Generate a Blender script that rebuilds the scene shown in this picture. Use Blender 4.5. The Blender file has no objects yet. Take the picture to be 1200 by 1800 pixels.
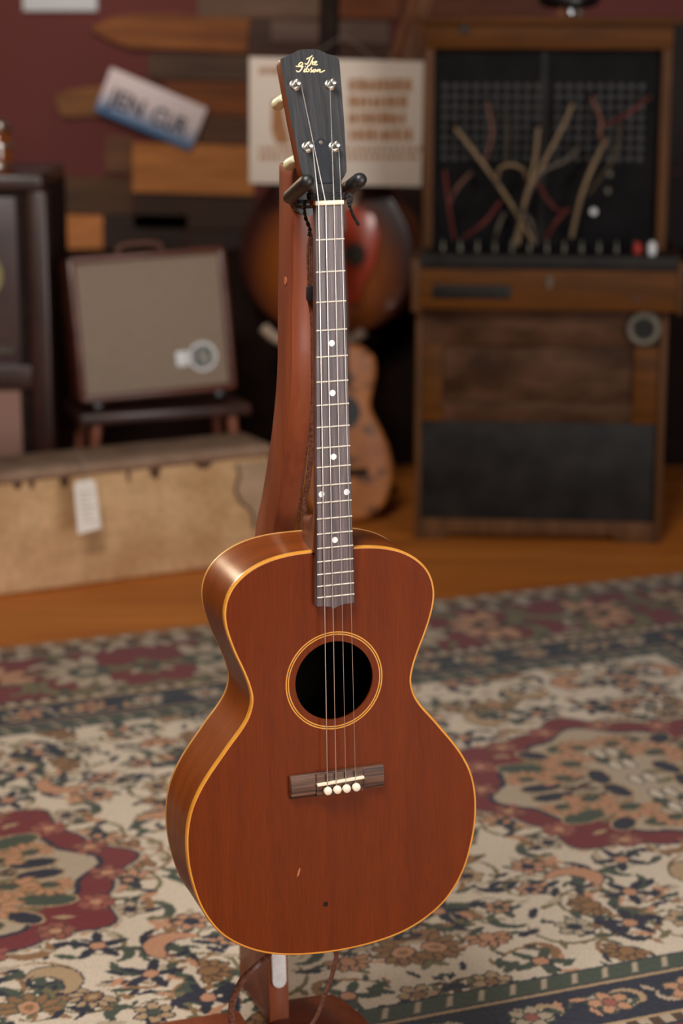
import bpy, bmesh, math, random
import numpy as np
from mathutils import Vector, Matrix
random.seed(7); np.random.seed(7)
SC = bpy.context.scene
COL = SC.collection
PI = math.pi

# ------------------------------------------------------------------ camera, world, light, exposure
EYE = 1.165
cd = bpy.data.cameras.new('camera'); cam = bpy.data.objects.new('camera', cd); COL.objects.link(cam)
cam.location = (0, 0, EYE); cam.rotation_euler = (math.radians(90 - 13.737), 0, 0)
cd.sensor_fit = 'VERTICAL'; cd.sensor_height = 36.0; cd.lens = 72.0
cd.clip_start = 0.05; cd.clip_end = 60
cd.dof.use_dof = True; cd.dof.focus_distance = 2.06; cd.dof.aperture_fstop = 4.0; cd.dof.aperture_blades = 9
SC.camera = cam
w = bpy.data.worlds.new('world'); SC.world = w; w.use_nodes = True
w.node_tree.nodes['Background'].inputs[0].default_value = (1.0, 0.86, 0.74, 1)
w.node_tree.nodes['Background'].inputs[1].default_value = 0.032
def area(name, loc, aim, size, power, col, size_y=None):
    l = bpy.data.lights.new(name, 'AREA'); l.energy = power; l.color = col; l.size = size
    if size_y: l.shape = 'RECTANGLE'; l.size_y = size_y
    o = bpy.data.objects.new(name, l); COL.objects.link(o); o.location = loc
    o.rotation_euler = (Vector(aim) - Vector(loc)).to_track_quat('-Z', 'Y').to_euler()
    return o
area('window_light', (2.30, -0.75, 1.20), (0.0, 2.3, 0.75), 1.4, 84, (1.0, 0.97, 0.94), 1.9)
area('lamp_light', (-1.75, 4.25, 1.62), (0.0, 2.4, 0.6), 0.35, 5.5, (1.0, 0.76, 0.50)).data.spread = math.radians(75)
area('ceiling_light', (-0.45, 0.95, 2.45), (0.0, 2.3, 0.0), 0.7, 61, (1.0, 0.94, 0.87))
area('wall_fill', (-1.0, 4.0, 2.75), (-0.7, 6.0, 1.15), 0.6, 4.5, (1.0, 0.88, 0.76)).data.spread = math.radians(80)  # added fill that brightens the planks and plate, no fixture there
vs = SC.view_settings
SC.display_settings.display_device = 'sRGB'
vs.view_transform = 'Standard'; vs.look = 'None'; vs.exposure = 0.0; vs.gamma = 1.0; vs.use_curve_mapping = False
SC.cycles.use_denoising = True

# ------------------------------------------------------------------ helpers
def lin(c):
    f = lambda v: (v / 12.92 if v <= 0.04045 else ((v + 0.055) / 1.055) ** 2.4)
    return tuple(f(v / 255.0) for v in c[:3]) + (1.0,)
def mat(name, c1, c2=None, scale=(8, 8, 8), rough=0.5, metal=0.0, coat=0.0, bump=0.0, detail=4.0, spec=0.5, lo=0.35, hi=0.65, fine=None, trans=0.0, emit=None, sheen=0.0, coatr=0.16):
    """base colour from stretched noise between c1 and c2 (sRGB 0-255), object coordinates"""
    m = bpy.data.materials.new(name); m.use_nodes = True
    nt = m.node_tree; b = nt.nodes['Principled BSDF']
    b.inputs['Roughness'].default_value = rough; b.inputs['Metallic'].default_value = metal
    b.inputs['Coat Weight'].default_value = coat; b.inputs['Coat Roughness'].default_value = coatr
    b.inputs['Specular IOR Level'].default_value = spec
    b.inputs['Transmission Weight'].default_value = trans
    if sheen: b.inputs['Sheen Weight'].default_value = sheen
    if c2 is None: c2 = c1
    tc = nt.nodes.new('ShaderNodeTexCoord'); mp = nt.nodes.new('ShaderNodeMapping')
    mp.inputs['Scale'].default_value = scale
    nz = nt.nodes.new('ShaderNodeTexNoise'); nz.inputs['Scale'].default_value = 1.0; nz.inputs['Detail'].default_value = detail
    cr = nt.nodes.new('ShaderNodeValToRGB')
    cr.color_ramp.elements[0].position = lo; cr.color_ramp.elements[0].color = lin(c1)
    cr.color_ramp.elements[1].position = hi; cr.color_ramp.elements[1].color = lin(c2)
    nt.links.new(tc.outputs['Object'], mp.inputs[0]); nt.links.new(mp.outputs[0], nz.inputs['Vector'])
    nt.links.new(nz.outputs['Fac'], cr.inputs[0])
    col = cr.outputs[0]
    if fine:
        fs, amt = fine
        mp2 = nt.nodes.new('ShaderNodeMapping'); mp2.inputs['Scale'].default_value = fs
        n2 = nt.nodes.new('ShaderNodeTexNoise'); n2.inputs['Scale'].default_value = 1.0; n2.inputs['Detail'].default_value = 3
        r2 = nt.nodes.new('ShaderNodeMapRange'); r2.inputs[1].default_value = 0.3; r2.inputs[2].default_value = 0.7
        r2.inputs[3].default_value = 1 - amt; r2.inputs[4].default_value = 1 + amt
        mx = nt.nodes.new('ShaderNodeMix'); mx.data_type = 'RGBA'; mx.blend_type = 'MULTIPLY'; mx.inputs[0].default_value = 1
        nt.links.new(tc.outputs['Object'], mp2.inputs[0]); nt.links.new(mp2.outputs[0], n2.inputs['Vector'])
        nt.links.new(n2.outputs['Fac'], r2.inputs[0]); nt.links.new(col, mx.inputs[6]); nt.links.new(r2.outputs[0], mx.inputs[7])
        col = mx.outputs[2]
    nt.links.new(col, b.inputs['Base Color'])
    if bump:
        bp = nt.nodes.new('ShaderNodeBump'); bp.inputs['Strength'].default_value = bump; bp.inputs['Distance'].default_value = 0.002
        nt.links.new((n2 if fine else nz).outputs['Fac'], bp.inputs['Height']); nt.links.new(bp.outputs[0], b.inputs['Normal'])
    if emit:
        b.inputs['Emission Color'].default_value = lin(emit[0]); b.inputs['Emission Strength'].default_value = emit[1]
    return m

class MB:
    def __init__(s): s.v = []; s.f = []
    def add(s, vs, fs):
        n = len(s.v); s.v += [tuple(v) for v in vs]; s.f += [tuple(i + n for i in f) for f in fs]; return s
    def box(s, x0, x1, y0, y1, z0, z1, M=None):
        vs = [(x, y, z) for z in (z0, z1) for y in (y0, y1) for x in (x0, x1)]
        if M: vs = [M @ Vector(v) for v in vs]
        return s.add(vs, [(0, 2, 3, 1), (4, 5, 7, 6), (0, 1, 5, 4), (2, 6, 7, 3), (0, 4, 6, 2), (1, 3, 7, 5)])
    def tube(s, pts, r, n=8, sq=None, cap=True):
        pts = [Vector(p) for p in pts]; rr = r if isinstance(r, (list, tuple)) else [r] * len(pts)
        rings = []; prev = None
        for i, p in enumerate(pts):
            t = (pts[min(i + 1, len(pts) - 1)] - pts[max(i - 1, 0)]).normalized()
            if prev is None:
                a = Vector((0, 0, 1)) if abs(t.z) < .9 else Vector((1, 0, 0)); nx = t.cross(a).normalized()
            else:
                nx = (prev - t * prev.dot(t)).normalized()
            prev = nx; ny = t.cross(nx)
            k = sq if sq else 1.0
            rings.append([p + nx * math.cos(2 * PI * j / n) * rr[i] + ny * math.sin(2 * PI * j / n) * rr[i] * k for j in range(n)])
        vs = [v for g in rings for v in g]
        fs = [(i * n + j, i * n + (j + 1) % n, (i + 1) * n + (j + 1) % n, (i + 1) * n + j) for i in range(len(pts) - 1) for j in range(n)]
        if cap: fs += [tuple(reversed(range(n))), tuple((len(pts) - 1) * n + j for j in range(n))]
        return s.add(vs, fs)
    def lathe(s, prof, n=20, M=None):
        """prof = [(r, h)...] about +Z, M places it"""
        vs = []; fs = []
        for r, h in prof:
            for j in range(n):
                v = Vector((r * math.cos(2 * PI * j / n), r * math.sin(2 * PI * j / n), h)); vs.append(M @ v if M else v)
        for i in range(len(prof) - 1):
            for j in range(n): fs.append((i * n + j, i * n + (j + 1) % n, (i + 1) * n + (j + 1) % n, (i + 1) * n + j))
        fs += [tuple(reversed(range(n))), tuple((len(prof) - 1) * n + j for j in range(n))]
        return s.add(vs, fs)
    def prism(s, poly, h0, h1, f=lambda x, y, h: (x, y, h)):
        n = len(poly)
        vs = [f(x, y, h0) for x, y in poly] + [f(x, y, h1) for x, y in poly]
        fs = [tuple(reversed(range(n))), tuple(range(n, 2 * n))] + [(i, (i + 1) % n, n + (i + 1) % n, n + i) for i in range(n)]
        return s.add(vs, fs)
    def strip(s, rows, closed=True):
        """rows of equal length joined into quads (each row a closed loop when closed)"""
        n = len(rows[0]); m = n if closed else n - 1
        return s.add([v for r in rows for v in r], [(i * n + j, i * n + (j + 1) % n, (i + 1) * n + (j + 1) % n, (i + 1) * n + j) for i in range(len(rows) - 1) for j in range(m)])
    def build(s, name, m, parent=None, smooth=False, bevel=0.0, seg=2, angle=0.6):
        me = bpy.data.meshes.new(name); me.from_pydata(s.v, [], s.f); me.validate()
        bm = bmesh.new(); bm.from_mesh(me); bmesh.ops.recalc_face_normals(bm, faces=bm.faces)
        if bevel:
            es = [e for e in bm.edges if len(e.link_faces) == 2 and e.calc_face_angle(0) > angle]
            bmesh.ops.bevel(bm, geom=es, offset=bevel, segments=seg, profile=0.5, affect='EDGES', clamp_overlap=True)
        bm.to_mesh(me); bm.free()
        if smooth or bevel:
            for p in me.polygons: p.use_smooth = True
            try: me.set_sharp_from_angle(angle=0.7)
            except Exception: pass
        return link(name, me, m, parent)
def link(name, me, m, parent=None):
    if m and not me.materials: me.materials.append(m)
    o = bpy.data.objects.new(name, me); COL.objects.link(o)
    if parent: o.parent = parent
    return o
def empty(name, loc=(0, 0, 0), rz=0.0, M=None):
    o = bpy.data.objects.new(name, None); COL.objects.link(o); o.empty_display_size = 0.05
    if M is not None: o.matrix_world = M
    else: o.location = loc; o.rotation_euler = (0, 0, rz)
    return o
def tag(o, label=None, cat=None, group=None, kind=None):
    if label: o['label'] = label
    if cat: o['category'] = cat
    if group: o['group'] = group
    if kind: o['kind'] = kind
    return o
def thing(name, label, cat, loc=(0, 0, 0), rz=0.0, M=None, group=None):
    return tag(empty(name, loc, rz, M), label, cat, group)
def spline(pts, n, closed=False):
    P = [Vector(p) for p in pts]; out = []; L = len(P)
    for i in range(L if closed else L - 1):
        a, b, c, d = (P[(i - 1) % L], P[i], P[(i + 1) % L], P[(i + 2) % L]) if closed else (P[max(i - 1, 0)], P[i], P[i + 1], P[min(i + 2, L - 1)])
        for k in range(n):
            t = k / n
            out.append(0.5 * ((2 * b) + (c - a) * t + (2 * a - 5 * b + 4 * c - d) * t * t + (3 * b - a - 3 * c + d) * t ** 3))
    if not closed: out.append(P[-1])
    return out
def inset(poly, d):
    n = len(poly); out = []
    ar = sum(poly[i][0] * poly[(i + 1) % n][1] - poly[(i + 1) % n][0] * poly[i][1] for i in range(n))
    sg = 1 if ar > 0 else -1
    for i in range(n):
        tx = poly[(i + 1) % n][0] - poly[i - 1][0]; ty = poly[(i + 1) % n][1] - poly[i - 1][1]; l = math.hypot(tx, ty) or 1
        out.append((poly[i][0] - ty / l * d * sg, poly[i][1] + tx / l * d * sg))
    return out
def plate_with_hole(outer, hole, z0, z1):
    """flat plate as MB, hole may be None"""
    mb = MB()
    for z, flip in ((z1, False), (z0, True)):
        bm = bmesh.new(); loops = []
        for lp in ([outer, hole] if hole else [outer]):
            vs = [bm.verts.new((x, y, z)) for x, y in lp]; loops.append(vs)
            for i in range(len(vs)): bm.edges.new((vs[i], vs[(i + 1) % len(vs)]))
        bmesh.ops.triangle_fill(bm, use_beauty=True, edges=bm.edges[:])
        bm.verts.index_update()
        mb.add([v.co[:] for v in bm.verts], [tuple(v.index for v in f.verts) for f in bm.faces]); bm.free()
    for lp in ([outer, hole] if hole else [outer]):
        mb.strip([[(x, y, z0) for x, y in lp], [(x, y, z1) for x, y in lp]])
    return mb
def weld(o, d=1e-5):
    bm = bmesh.new(); bm.from_mesh(o.data); bmesh.ops.remove_doubles(bm, verts=bm.verts, dist=d); bmesh.ops.recalc_face_normals(bm, faces=bm.faces); bm.to_mesh(o.data); bm.free(); return o
def disc(c, r, h0, h1, n=24, ax='y'):
    """short cylinder facing -y (ax y) or +z"""
    mb = MB()
    if ax == 'y': M = Matrix.Translation(c) @ Matrix.Rotation(PI / 2, 4, 'X')
    else: M = Matrix.Translation(c)
    return mb.lathe([(r, h0), (r, h1)], n, M)
def text_mesh(s, size, name):
    cu = bpy.data.curves.new(name, 'FONT'); cu.body = s; cu.size = size; cu.extrude = 0.0006; cu.align_x = 'CENTER'; cu.align_y = 'CENTER'; cu.offset = size * 0.02
    to = bpy.data.objects.new(name, cu); COL.objects.link(to)
    dg = bpy.context.evaluated_depsgraph_get(); me = bpy.data.meshes.new_from_object(to.evaluated_get(dg)); me.name = name
    bpy.data.objects.remove(to); return me
# a point of the room seen at (px, py) of a 1200 x 1800 frame, on the plane Y = const or at height z
TH = math.atan(880 / 3600.0)
def at(px, py, Y):
    rx = (px - 600) / 3600.0; ry = (900 - py) / 3600.0
    d = Vector((rx, math.cos(TH) + ry * math.sin(TH), -math.sin(TH) + ry * math.cos(TH))); return Vector((0, 0, EYE)) + d * (Y / d.y)

# ------------------------------------------------------------------ materials
M_ = {}
M_['wall'] = mat('red_wall_paint', (100, 38, 34), (108, 42, 37), (3, 3, 3), rough=0.7)
M_['plain_wall'] = mat('side_wall_paint', (92, 62, 54), (102, 70, 60), (2, 2, 2), rough=0.8)
M_['floorwood'] = mat('floor_wood', (184, 104, 36), (210, 126, 50), (1.2, 14, 4), rough=0.5, coat=0.0, fine=((4, 90, 10), 0.16))
M_['mahogany'] = mat('mahogany_top', (94, 34, 1), (106, 41, 2), (40, 1.6, 8), rough=0.6, coat=0.5, fine=((1100, 40, 60), 0.16), lo=.3, hi=.7, bump=0.02, spec=0.02, coatr=.2)
M_['mahogany_side'] = mat('mahogany_side', (112, 52, 14), (128, 62, 18), (5, 5, 40), rough=0.5, coat=0.35, fine=((70, 70, 500), 0.12), spec=0.1, coatr=.22)
M_['neckwood'] = mat('mahogany_neck', (92, 42, 20), (112, 54, 26), (30, 4, 30), rough=0.42, coat=0.35, fine=((500, 20, 500), 0.15), spec=.2)
M_['binding'] = mat('aged_binding', (204, 134, 38), (216, 150, 54), (60, 60, 60), rough=0.32, coat=0.3)
M_['binding_back'] = mat('back_binding', (196, 140, 74), (206, 152, 88), (60, 60, 60), rough=0.4)
M_['rosewood'] = mat('rosewood', (62, 52, 54), (106, 92, 94), (260, 8, 60), rough=0.42, fine=((1400, 30, 300), 0.38), bump=0.05)
M_['bridgewood'] = mat('bridge_rosewood', (58, 38, 30), (112, 80, 62), (12, 260, 60), rough=0.55, fine=((30, 1200, 300), 0.25), bump=0.05)
M_['ebonized'] = mat('black_headstock', (36, 36, 39), (54, 53, 56), (260, 8, 60), rough=0.46, spec=.35, fine=((1500, 40, 300), 0.3))
M_['cover'] = mat('black_cover', (20, 23, 30), (30, 34, 42), (200, 60, 60), rough=0.4)
M_['nickel'] = mat('nickel', (215, 212, 205), rough=0.28, metal=1.0)
M_['fret'] = mat('fret_wire', (232, 228, 214), rough=0.35, metal=0.35)
M_['bone'] = mat('bone', (240, 226, 196), (248, 238, 214), (60, 60, 60), rough=0.4)
M_['pearl'] = mat('pearl_dot', (238, 238, 236), (225, 230, 236), (300, 300, 300), rough=0.3)
M_['pin'] = mat('ivory_pin', (246, 238, 216), rough=0.3, coat=0.3)
M_['button'] = mat('cream_button', (226, 222, 178), (236, 232, 196), (100, 100, 100), rough=0.3, coat=0.3)
M_['ink'] = mat('cream_inlay', (236, 222, 180), (226, 206, 160), (300, 300, 300), rough=0.5)
M_['string'] = mat('steel_string', (196, 190, 182), rough=0.35, metal=0.8)
M_['dark_in'] = mat('inside_shade', (10, 6, 4), (13, 8, 5), (20, 20, 20), rough=0.95, spec=0.05)  # near-black colour stands in for the shade inside the body
M_['standwood'] = mat('stand_mahogany', (122, 62, 40), (142, 74, 46), (30, 30, 4), rough=0.5, coat=0.5, fine=((160, 160, 12), 0.10), spec=.15, coatr=.25)
M_['foam'] = mat('black_rubber', (24, 24, 26), (34, 34, 37), (80, 80, 80), rough=0.42)
M_['lace'] = mat('black_lace', (16, 16, 18), (40, 40, 42), (900, 900, 900), rough=0.75, bump=0.4)
M_['leather'] = mat('brown_leather', (78, 44, 32), (118, 74, 56), (300, 300, 300), rough=0.45, bump=0.3)
M_['felt'] = mat('white_felt', (226, 222, 222), (240, 238, 238), (200, 200, 200), rough=0.9)
M_['plugwood'] = mat('wood_plug', (170, 100, 66), (180, 110, 72), (90, 90, 90), rough=0.5)
M_['oak'] = mat('cabinet_oak', (78, 45, 12), (100, 58, 17), (4, 30, 40), rough=0.55, spec=.15, fine=((20, 200, 220), 0.15))
M_['oakv'] = mat('cabinet_oak_upright', (80, 52, 30), (100, 66, 40), (40, 30, 4), rough=0.55, spec=.15, fine=((220, 200, 20), 0.15))
M_['oakworn'] = mat('worn_oak', (56, 34, 18), (92, 62, 42), (9, 20, 22), rough=0.6, spec=.15, detail=6)
M_['jackpanel'] = mat('black_panel', (20, 19, 20), (27, 26, 27), (20, 20, 20), rough=0.65, spec=.08)
M_['jack'] = mat('jack_ring', (78, 78, 76), (52, 52, 52), (20, 20, 20), rough=0.4, metal=0.5)
M_['blackpaint'] = mat('worn_black_paint', (24, 22, 22), (40, 37, 35), (14, 14, 14), spec=.2, rough=0.55, detail=6)
M_['greymetal'] = mat('grey_metal', (118, 114, 100), (96, 92, 82), (60, 60, 60), rough=0.4, metal=0.4)
M_['cordtan'] = mat('tan_braid', (150, 128, 98), (126, 104, 78), (200, 200, 200), rough=0.8)
M_['cordgrey'] = mat('grey_braid', (108, 98, 86), (92, 82, 74), (200, 200, 200), rough=0.8)
M_['cordred'] = mat('red_braid', (112, 44, 38), (92, 38, 34), (200, 200, 200), rough=0.8)
M_['cordpink'] = mat('faded_red_braid', (136, 92, 80), (112, 72, 62), (200, 200, 200), rough=0.8)
M_['cordolive'] = mat('olive_braid', (84, 74, 50), (70, 62, 44), (200, 200, 200), rough=0.8)
M_['darkwood'] = mat('dark_walnut', (50, 29, 24), (66, 39, 31), (14, 14, 5), rough=0.42, coat=0.15, fine=((100, 100, 20), 0.15))
M_['darkwood2'] = mat('very_dark_wood', (34, 22, 18), (46, 30, 24), (14, 14, 14), rough=0.7, spec=.15)
M_['ampwood'] = mat('amp_redwood', (84, 44, 34), (102, 56, 42), (10, 30, 30), rough=0.4, coat=0.2)
M_['grille'] = mat('tan_grille_cloth', (140, 122, 106), (152, 134, 116), (900, 900, 900), rough=0.9, fine=((1500, 40, 60), 0.18))
M_['pinkgrille'] = mat('rosy_grille_cloth', (150, 112, 98), (162, 124, 110), (600, 600, 600), rough=0.9)
M_['white'] = mat('white_enamel', (226, 228, 230), rough=0.45)
M_['black'] = mat('black_enamel', (20, 20, 22), rough=0.35)
M_['canvas'] = mat('tan_canvas', (208, 172, 128), (184, 144, 100), (9, 9, 9), rough=0.8, detail=7, fine=((60, 60, 60), 0.14), bump=0.1)
M_['lid'] = mat('grey_brown_leather', (156, 128, 106), (132, 104, 84), (16, 16, 16), rough=0.7, detail=6)
M_['patch'] = mat('worn_grey_leather', (178, 150, 120), (156, 130, 102), (20, 20, 20), rough=0.75, detail=6)
M_['darkstain'] = mat('dark_worn_leather', (92, 62, 40), (74, 50, 34), (40, 40, 40), rough=0.8)
M_['paper'] = mat('white_tag_paper', (244, 238, 228), (236, 230, 220), (30, 30, 30), rough=0.8)
M_['thread'] = mat('grey_thread', (150, 138, 126), rough=0.9)
M_['signboard'] = mat('cream_board', (230, 216, 200), (222, 206, 190), (5, 5, 5), rough=0.7)
M_['signink'] = mat('brown_print', (158, 106, 62), (176, 124, 80), (60, 60, 60), rough=0.7)
M_['plateink'] = mat('navy_print', (22, 16, 48), rough=0.5)
M_['plategrey'] = mat('grey_print', (140, 128, 126), rough=0.6)
M_['chrome'] = mat('chrome', (230, 232, 236), rough=0.12, metal=1.0)
M_['amber'] = mat('amber_glass', (128, 66, 22), rough=0.08, coat=1.0)
M_['dialglass'] = mat('dial_face', (150, 142, 92), (166, 158, 108), (20, 20, 20), rough=0.3)
M_['reed'] = mat('dry_reed', (150, 96, 56), (118, 70, 40), (60, 60, 6), rough=0.7)
M_['reedpale'] = mat('pale_reed', (150, 122, 96), (128, 100, 76), (60, 60, 6), rough=0.7)
M_['redguard'] = mat('red_guard', (214, 78, 38), (196, 66, 32), (20, 20, 20), rough=0.35, coat=0.3)
M_['knob'] = mat('dark_knob', (72, 66, 58), rough=0.4)
M_['spruce'] = mat('pale_spruce', (214, 184, 156), (200, 168, 140), (40, 40, 4), rough=0.5)
M_['creampad'] = mat('cream_pad', (196, 170, 150), rough=0.7)

# ------------------------------------------------------------------ room
def struct(o): o['kind'] = 'structure'; return o
fl = struct(MB().box(-3.2, 3.2, -1.2, 6.1, -0.12, -0.012).build('floor', M_['darkwood2']))
yy = 0.35
while yy < 6.0:
    off = random.uniform(-0.5, 0.5)
    for (x0, x1) in ((-3.15, off - 0.9), (off - 0.9 + .001, off + 1.1), (off + 1.1 + .001, 3.15)):
        MB().box(x0, x1, yy + 0.0008, yy + 0.0992, -0.012, -random.uniform(0.0, 0.0006)).build('floorboard', M_['floorwood'], fl)
    yy += 0.1
WY = 6.0
wb = struct(MB().box(-3.2, 3.2, WY, WY + 0.1, 0, 2.9).build('wall_back', M_['wall']))
struct(MB().box(-3.3, -3.2, -1.2, WY + 0.1, 0, 2.9).build('wall_left', M_['wall']))
struct(MB().box(3.2, 3.3, -1.2, WY + 0.1, 0, 2.9).build('wall_right', M_['plain_wall']))
struct(MB().box(-3.2, 3.2, WY - 0.02, WY, 0, 0.11).build('baseboard_back', M_['darkwood2']))
struct(MB().box(-1.7, 1.7, 5.28, WY - .03, 0, .495).build('shade_panel_1', mat('dark_shade_panel', (30, 19, 15), (38, 24, 19), (3, 3, 20), rough=.8, spec=.1), bevel=.006))  # added dark panel standing in for the shade low along the wall
# salvaged planks nailed on the wall: outlines, colour pairs, depth; lower ones coloured dark in place of shade
def plank(px, c1, c2, th):
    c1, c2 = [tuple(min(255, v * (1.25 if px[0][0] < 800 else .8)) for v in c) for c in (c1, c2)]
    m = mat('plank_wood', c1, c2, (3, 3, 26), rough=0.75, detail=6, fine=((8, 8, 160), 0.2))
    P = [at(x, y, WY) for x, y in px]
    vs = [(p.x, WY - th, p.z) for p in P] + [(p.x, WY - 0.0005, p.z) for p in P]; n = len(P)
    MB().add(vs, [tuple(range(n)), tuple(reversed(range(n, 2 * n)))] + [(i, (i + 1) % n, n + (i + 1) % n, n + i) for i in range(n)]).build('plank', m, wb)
R4 = lambda x0, y0, x1, y1, k=0: [(x0, y0), (x1, y0 + k), (x1, y1 + k), (x0, y1)]
for px, c1, c2, th in [
    ([(160, 50), (200, 30), (270, 22), (440, 34), (434, 92), (330, 86), (230, 84), (185, 66)], (124, 74, 34), (96, 54, 24), .020),
    (R4(262, 93, 445, 138, 4), (76, 56, 42), (58, 42, 32), .014),
    (R4(292, 143, 446, 200, 3), (110, 60, 24), (86, 46, 20), .018),
    ([(96, 172), (120, 158), (182, 150), (186, 202), (110, 206)], (118, 76, 40), (88, 56, 30), .014),
    (R4(350, 203, 447, 252, 2), (84, 54, 36), (60, 38, 26), .012),
    (R4(234, 250, 447, 336, 6), (158, 100, 52), (140, 86, 42), .022),
    (R4(186, 238, 232, 302, 2), (96, 62, 38), (80, 52, 34), .012),
    (R4(58, 308, 232, 372, 4), (78, 52, 30), (60, 40, 26), .014),
    (R4(72, 376, 182, 458, 2), (164, 104, 56), (140, 84, 44), .022),
    (R4(236, 340, 450, 400, 4), (56, 36, 24), (42, 28, 20), .012),
    (R4(184, 376, 330, 462, 2), (44, 30, 22), (36, 24, 18), .012),
    (R4(334, 406, 560, 470, 2), (50, 34, 26), (38, 26, 20), .014),
    (R4(348, -40, 575, 30, 2), (98, 74, 58), (82, 62, 50), .016),
    (R4(438, 34, 474, 100, 0), (66, 48, 38), (56, 40, 32), .010),
    (R4(476, 34, 684, 74, 3), (96, 76, 66), (80, 62, 54), .018),
    (R4(449, 78, 700, 128, 2), (66, 42, 32), (54, 34, 26), .014),
    (R4(578, -40, 702, 32, 2), (104, 54, 24), (84, 44, 20), .020),
    (R4(706, -40, 960, 30, 0), (84, 42, 22), (66, 32, 18), .014),
    (R4(704, 33, 800, 120, 0), (78, 44, 26), (60, 34, 20), .016),
    (R4(449, 132, 760, 200, 3), (60, 40, 28), (50, 32, 24), .012),
    (R4(449, 204, 760, 300, 3), (56, 36, 26), (44, 30, 22), .016),
    (R4(560, 304, 800, 400, 2), (50, 32, 24), (40, 26, 20), .012),
    (R4(562, 406, 800, 480, 2), (46, 30, 22), (36, 24, 18), .014),
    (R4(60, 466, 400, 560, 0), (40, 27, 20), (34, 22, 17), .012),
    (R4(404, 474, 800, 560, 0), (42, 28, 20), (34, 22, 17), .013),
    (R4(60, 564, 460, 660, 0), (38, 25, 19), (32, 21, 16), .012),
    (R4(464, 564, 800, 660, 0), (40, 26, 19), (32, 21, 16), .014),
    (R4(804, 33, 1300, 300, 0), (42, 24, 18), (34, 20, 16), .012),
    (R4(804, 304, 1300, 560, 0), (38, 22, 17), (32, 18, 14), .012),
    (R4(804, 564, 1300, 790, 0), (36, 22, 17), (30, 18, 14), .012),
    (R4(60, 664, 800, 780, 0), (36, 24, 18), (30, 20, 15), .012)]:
    plank(px, c1, c2, th)

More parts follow.
